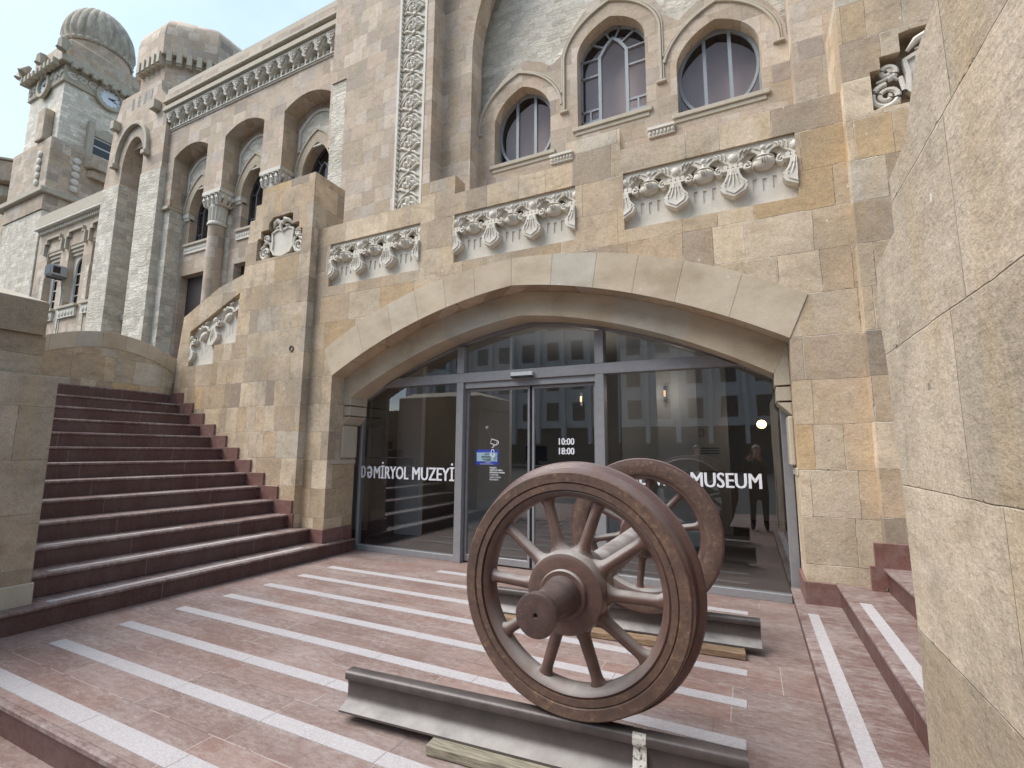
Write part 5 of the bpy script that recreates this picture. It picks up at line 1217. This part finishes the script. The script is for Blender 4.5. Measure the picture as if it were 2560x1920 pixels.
# ------------------------------------------------------------------ wheelset
WXc, WZc = -.775, .772
WS = thing('wheelset', (WXc, 3.1, .235), 'brown railway wheelset of two spoked wheels on an axle in front of the museum', 'wheelset')
def wheel(y, sg, ang0=R(-1)):
    """y: outer face; sg=+1 the wheel body extends towards +y"""
    w = bpy.data.objects.new('wheel', None); COL.objects.link(w); w.parent = WS; w.location = Vector((WXc, y, WZc)) - WS.location
    c = (WXc, y, WZc); S_ = lambda L: [(r, sg*h) for r, h in L]
    mb = MB(); mb.lathe(S_([(.450, .004), (.476, .004), (.481, .010), (.486, .001), (.528, 0), (.5345, .006), (.5375, .015), (.541, .095), (.549, .112), (.572, .122), (.578, .134), (.572, .144), (.560, .148), (.470, .148), (.452, .140)]), c, 'y', 128, True)
    o = mb.build('tyre', ['rustface', 'tread_steel'], w, smooth=True)
    for p in o.data.polygons:
        q = p.center; rad = math.hypot(q.x, q.z)
        if rad > .532: p.material_index = 1
    mb = MB(); mb.lathe(S_([(.4505, .018), (.44, .012), (.425, .020), (.412, .038), (.408, .065), (.412, .10), (.425, .122), (.4505, .13)]), c, 'y', 112, True); mb.build('rim', 'brown', w, smooth=True)
    hb = MB(); hb.lathe(S_([(.086, -.055), (.150, -.055), (.172, -.048), (.178, -.030), (.180, .02), (.176, .15), (.160, .165), (.086, .165)]), c, 'y', 64, True)
    hb.lathe(S_([(.086, -.075), (.104, -.075), (.108, -.068), (.108, -.054), (.086, -.054)]), c, 'y', 48, True)
    hb.build('hub', 'brown', w, smooth=True)
    n = 14; sp = MB()
    secs = []
    for i in range(n+1):
        t = i/n; r = .160 + (.428-.160)*t
        wd = .0290 + .042*max(0, 1-t/.22)**2 + .036*max(0, (t-.80)/.20)**2 - .004*t
        th = .034 - .006*t + .012*max(0, 1-t/.2)**2
        yc = sg*(.045 + .022*t)
        secs.append([sp.bm.verts.new((WXc + r, y + yc + th*math.sin(a), WZc + wd*math.cos(a))) for a in [2*PI*k/14 for k in range(14)]])
    for i in range(n):
        for k in range(14): sp.bm.faces.new([secs[i][k], secs[i][(k+1) % 14], secs[i+1][(k+1) % 14], secs[i+1][k]])
    s0 = sp.build('spoke', 'brown', w, smooth=True); s0.location = (0, 0, 0)
    # the mesh is centred on the wheel so a rotation copies it round the hub
    s0.rotation_euler = (0, -ang0, 0)
    for k in range(1, 10):
        q = s0.copy(); COL.objects.link(q); q.parent = w; q.rotation_euler = (0, -(ang0 + k*PI/5), 0)
    return w
wheel(2.175, 1); wheel(4.035, -1, R(11))
mb = MB(); mb.lathe([(.0001, 1.822), (.006, 1.818), (.010, 1.806), (.014, 1.805), (.078, 1.805), (.084, 1.808), (.0855, 1.818), (.084, 1.840), (.074, 1.858), (.0705, 1.88), (.0705, 1.99), (.075, 2.01), (.0765, 2.05), (.083, 2.07), (.0855, 2.10), (.0855, 2.30)], (WXc, 0, WZc), 'y', 56)
mb.build('axle_journal', 'journal', WS, smooth=True)
mb = MB(); mb.lathe([(.0855, 2.30), (.092, 2.36), (.086, 2.5), (.083, 3.1), (.086, 3.72), (.092, 3.85), (.0855, 3.92), (.0855, 4.27), (.0001, 4.28)], (WXc, 0, WZc), 'y', 40); mb.build('axle', 'brown', WS, smooth=True)
# rails
def rail(name, p0, p1, z0, lab, paint=None):
    a, b = Vector((*p0, z0)), Vector((*p1, z0)); d = b-a; L = d.length; an = math.atan2(d.y, d.x)
    o = thing(name, a, lab, 'rail', 'pieces of rail under the wheelset'); o.rotation_euler = (0, 0, an)
    half = [(.075, 0), (.075, .010), (.066, .014), (.030, .028), (.014, .040), (.009, .058), (.008, .10), (.011, .125), (.018, .134), (.034, .142), (.0365, .150), (.0365, .172), (.030, .181), (.016, .185)]
    prof = [(-u, v) for u, v in half][::-1] + half
    mb = MB(); n = 10
    rings = [[mb.bm.verts.new((L*k/n, u, v)) for u, v in prof] for k in range(n+1)]
    for k in range(n):
        for i in range(len(prof)-1): mb.bm.faces.new([rings[k][i], rings[k+1][i], rings[k+1][i+1], rings[k][i+1]])
        mb.bm.faces.new([rings[k][-1], rings[k+1][-1], rings[k+1][0], rings[k][0]])
    mb.bm.faces.new(rings[0]); mb.bm.faces.new(rings[-1])
    bmesh.ops.recalc_face_normals(mb.bm, faces=mb.bm.faces[:]); me = bpy.data.meshes.new('rail_bar'); mb.bm.to_mesh(me); me.materials.append(M['rail'])
    r = bpy.data.objects.new('rail_bar', me); COL.objects.link(r); r.parent = o
    for p in me.polygons: p.use_smooth = True
    md = r.modifiers.new('e', 'EDGE_SPLIT'); md.split_angle = R(45)
    if paint:
        mb = MB(); off = .0012; outp = [(u - off if u < 0 else u + off, v) for u, v in prof]
        pr_ = [p for p in outp if p[0] < 0 and p[1] < .1851]
        ra = [mb.bm.verts.new((paint, u, v)) for u, v in pr_ + [(.02, .1863)]]; rb = [mb.bm.verts.new((paint+.055, u, v)) for u, v in pr_ + [(.02, .1863)]]
        pr_l = len(ra)
        for i in range(pr_l-1): mb.bm.faces.new([ra[i], rb[i], rb[i+1], ra[i+1]])
        me = bpy.data.meshes.new('paint_mark'); mb.bm.to_mesh(me); me.materials.append(M['chipped']); r2 = bpy.data.objects.new('paint_mark', me); COL.objects.link(r2); r2.parent = o
    return o
rail('rail', (-2.0, 2.135), (-.07, 2.268), .05, 'dark steel rail under the near wheel with a white paint mark', 1.495)
rail('rail', (-2.02, 3.90), (0.0, 4.025), .05, 'dark steel rail under the rear wheel close to the glass front')
def shim(x0, x1, y0, y1, z1, lab, mat='wood', rot=0):
    o = MB(); L = x1-x0; W_ = y1-y0
    o.box(-L/2, L/2, -W_/2, W_/2, 0, z1); ob = o.build('wooden_wedge', mat, None, bevel=.004)
    ob.location = ((x0+x1)/2, (y0+y1)/2, .003); ob.rotation_euler = (0, 0, rot); tag(ob, lab, 'wood batten', 'wood battens under the rails'); return ob
shim(-1.43, -.80, 2.055, 2.16, .045, 'pale grey wood batten under the near rail', 'wood_grey', R(4))
shim(-1.35, -.10, 3.80, 3.90, .044, 'brown wood batten under the right part of the rear rail', 'wood', R(4))
shim(-2.10, -1.55, 3.76, 3.86, .044, 'short brown wood batten under the left end of the rear rail', 'wood', R(3))

# ------------------------------------------------------------------ two people behind the camera, mirrored in the glass
def person(x, y, face, lab, arms, stature=1.0, hat=False):
    """a standing figure grown from a skeleton; joints in metres, facing +y"""
    J = {'pelvis': (0, 0, .95, .15, .12), 'waist': (0, .0, 1.08, .145, .115), 'chest': (0, -.01, 1.28, .175, .125), 'neck0': (0, -.01, 1.42, .09, .085), 'neck': (0, .005, 1.49, .055, .055), 'jaw': (0, .03, 1.56, .062, .07), 'head': (0, .012, 1.64, .078, .094), 'crown': (0, .0, 1.71, .055, .068)}
    E_ = [('pelvis', 'waist'), ('waist', 'chest'), ('chest', 'neck0'), ('neck0', 'neck'), ('neck', 'jaw'), ('jaw', 'head'), ('head', 'crown')]
    for s_, sg in (('l', -1), ('r', 1)):
        sh, el, wr, ha = arms[s_]
        J['sh'+s_] = (sg*.165, -.01, 1.385, .075, .075); J['el'+s_] = (*el, .052, .052); J['wr'+s_] = (*wr, .032, .032); J['pa'+s_] = (*ha, .036, .020)
        J['hip'+s_] = (sg*.10, 0, .88, .105, .105); J['kn'+s_] = (sg*.115, .015, .48, .068, .068); J['an'+s_] = (sg*.125, -.01, .09, .045, .048); J['to'+s_] = (sg*.135, .14, .04, .045, .032)
        E_ += [('neck0', 'sh'+s_), ('sh'+s_, 'el'+s_), ('el'+s_, 'wr'+s_), ('wr'+s_, 'pa'+s_), ('pelvis', 'hip'+s_), ('hip'+s_, 'kn'+s_), ('kn'+s_, 'an'+s_), ('an'+s_, 'to'+s_)]
        d = (Vector(ha)-Vector(wr)).normalized(); side_ = d.cross(Vector((0, 1, 0))).normalized() if abs(d.y) < .9 else Vector((1, 0, 0))
        for q in range(4):
            b0 = Vector(ha) + side_*(.026*(q-1.5)); b1 = b0 + d*.045; b2 = b1 + d*.022 + Vector((0, .022, 0))
            J['f%s%da' % (s_, q)] = (*b1, .009, .009); J['f%s%db' % (s_, q)] = (*b2, .0075, .0075); E_ += [('pa'+s_, 'f%s%da' % (s_, q)), ('f%s%da' % (s_, q), 'f%s%db' % (s_, q))]
        t1 = Vector(wr) + d*.03 + side_*(.045*-sg); t2 = t1 + d*.04 + side_*(.012*-sg)
        J['t%sa' % s_] = (*t1, .010, .010); J['t%sb' % s_] = (*t2, .008, .008); E_ += [('wr'+s_, 't%sa' % s_), ('t%sa' % s_, 't%sb' % s_)]
    names = list(J); me = bpy.data.meshes.new('person'); me.from_pydata([J[n][:3] for n in names], [(names.index(p), names.index(q)) for p, q in E_], [])
    o = bpy.data.objects.new('person', me); COL.objects.link(o)
    md = o.modifiers.new('skin', 'SKIN'); md.use_smooth_shade = True
    for i, n in enumerate(names): me.skin_vertices[0].data[i].radius = J[n][3:5]
    me.skin_vertices[0].data[0].use_root = True
    sb = o.modifiers.new('sub', 'SUBSURF'); sb.levels = sb.render_levels = 1
    dg = bpy.context.evaluated_depsgraph_get(); dg.update(); m2 = bpy.data.meshes.new_from_object(o.evaluated_get(dg))
    o.modifiers.clear(); o.data = m2; m2.name = 'person'; m2.materials.clear(); m2.materials.append(M['coat']); m2.materials.append(M['skin'])
    hands = [Vector(J['pa'+k][:3]) for k in 'lr']
    for p in m2.polygons:
        p.use_smooth = True; c = p.center
        if c.z > 1.50 or min((c-h_).length for h_ in hands) < .085 and c.z < 1.7: p.material_index = 1
    o.location = (x, y, -.172); o.rotation_euler = (0, 0, face); o.scale = (stature,)*3
    tag(o, lab, 'person')
    mb = MB(); mb.ball((0, -.008, 1.675), .086, .103, .085, 20, 12)
    for v in list(mb.bm.verts):
        if v.co.z < 1.66 and v.co.y > -.02 or v.co.z < 1.60: v.co.z = max(v.co.z, 1.655); v.co.y = min(v.co.y, .03)
    hr = mb.build('cap' if hat else 'hair', 'black' if hat else 'hair', None, smooth=True); hr.parent = o
    mb = MB(); mb.ball((0, .118, 1.622), .012, .016, .02, 8, 6); n_ = mb.build('nose', 'skin', None, smooth=True); n_.parent = o
    mb = MB()
    for sg in (-1, 1): mb.ball((sg*.03, .095, 1.645), .010, .006, .006, 8, 6)
    e_ = mb.build('eye', 'black', None); e_.parent = o
    for q_ in split(e_): q_.parent = o
    mb = MB(); mb.box(-.022, .022, .095, .104, 1.583, 1.589); l_ = mb.build('mouth', 'skin', None, bevel=.002); l_.parent = o
    mb = MB()
    for sg in (-1, 1): mb.ball((sg*.082, .0, 1.63), .010, .02, .03, 8, 6)
    for q_ in split(mb.build('ear', 'skin', None, smooth=True)): q_.parent = o
    mb = MB(); mb.lathe([(.135, .62), (.16, .80), (.17, .95), (.165, 1.1), (.19, 1.28)], (0, 0, 0), 'z', 24)
    for v in mb.bm.verts: v.co.y *= .78
    c_ = mb.build('coat_skirt', 'coat', None, smooth=True); c_.parent = o
    return o
person(.11, -.42, 0, 'grey haired person in a black coat holding up a phone behind the camera', {'l': (0, (-.27, .12, 1.20), (-.20, .30, 1.43), (-.13, .345, 1.52)), 'r': (0, (.24, .12, 1.18), (.06, .32, 1.43), (.0, .345, 1.50))}, .985)
ph = MB(); ph.box(-.155, -.0, -.075, -.066, 1.345, 1.42); tag(ph.build('phone', 'black', None, bevel=.003), 'black phone held up by the person behind the camera', 'phone')
person(-1.05, -.55, R(-12), 'person in a black coat and dark cap standing with a white paper', {'l': (0, (-.25, -.03, 1.12), (-.15, .17, 1.05), (-.09, .23, 1.06)), 'r': (0, (.25, -.03, 1.12), (.15, .17, 1.05), (.09, .23, 1.06))}, .98, True)
pp = MB(); pp.box(-1.14, -.88, -.275, -.272, .80, 1.00); tag(pp.build('sheet_of_paper', 'white', None), 'white sheet of paper held by the capped person behind the camera', 'paper')

# ------------------------------------------------------------------ office block across the square (seen only in the glass)
OB = thing('office_block', (0, -40, 0), 'grey office block across the square behind the camera, mirrored in the glass', 'building')
mb = MB(); mb.box(-40, 60, -55, -39.5, 3.9, 24.0); mb.build('wall', 'office', OB)
mb = MB(); mb.box(-40, 60, -55, -40.5, -.3, 3.899); mb.build('ground_floor', 'roomdark', OB)
mb = MB(); mb.box(-40.3, 60.3, -55.3, -38.7, 24.001, 24.9); mb.build('roof_cornice', 'office', OB)
mb = MB(); mg = MB()
for i in range(33):
    x = -39 + 3.0*i
    mb.box(x-.35, x+.05, -39.49, -38.9, 2.2, 22.0)
    for f in range(6): mg.box(x+.75, x+2.15, -39.498, -39.46, 4.7+3.4*f, 6.7+3.4*f)
mb.build('fin', 'office', OB); mg.build('window_row', 'officeglass', OB)

# ------------------------------------------------------------------ sky, sun, camera
w = bpy.data.worlds.new('World'); sc.world = w; w.use_nodes = True; nt = w.node_tree; nt.nodes.clear(); g = G(nt)
out = g.n('ShaderNodeOutputWorld'); bg = g.n('ShaderNodeBackground'); sky = g.n('ShaderNodeTexSky', sky_type='NISHITA'); sky.sun_disc = False
SE, SR = R(54), R(234)
sky.sun_elevation = SE; sky.sun_rotation = SR; sky.air_density = 1.2; sky.dust_density = 2.0
tc = g.n('ShaderNodeTexCoord'); v = tc.outputs['Generated']
cn = g.noise(g.scale(v, (1, 1, 2.2)), 2.1, 5, .55)
col = g.mix(g.ramp(cn, [(.38, .12), (.62, .95)]), sky.outputs[0], (2.8, 3.55, 4.2))
g.l(col, bg.inputs[0]); bg.inputs[1].default_value = .125; g.l(bg.outputs[0], out.inputs[0])
ld = bpy.data.lights.new('sun', 'SUN'); ld.energy = 2.1; ld.angle = R(44); ld.color = (1, .98, .955)
lo_ = bpy.data.objects.new('sun', ld); COL.objects.link(lo_)
az = SR; dvec = Vector((math.sin(az)*math.cos(SE), math.cos(az)*math.cos(SE), math.sin(SE)))
lo_.rotation_euler = dvec.to_track_quat('Z', 'Y').to_euler()
cd = bpy.data.cameras.new('camera'); cd.sensor_width = 36; cd.sensor_fit = 'HORIZONTAL'; cd.lens = 36*1046.74/2212; cd.clip_start = .05; cd.clip_end = 1000
co = bpy.data.objects.new('camera', cd); COL.objects.link(co); sc.camera = co
yaw, pitch, roll = .45376, .136826, .0067606
f = Vector((-math.sin(yaw)*math.cos(pitch), math.cos(yaw)*math.cos(pitch), math.sin(pitch))); r = Vector((math.cos(yaw), math.sin(yaw), 0)); u = r.cross(f)
r2 = r*math.cos(roll) + u*math.sin(roll); u2 = u*math.cos(roll) - r*math.sin(roll)
mtx = Matrix((r2, u2, -f)).transposed().to_4x4(); mtx.translation = (0, 0, 1.4); co.matrix_world = mtx
sc.view_settings.view_transform = 'Standard'; sc.view_settings.look = 'None'; sc.view_settings.exposure = 1.2; sc.view_settings.gamma = 1
sc.cycles.max_bounces = 8; sc.cycles.transparent_max_bounces = 12; sc.cycles.use_denoising = True
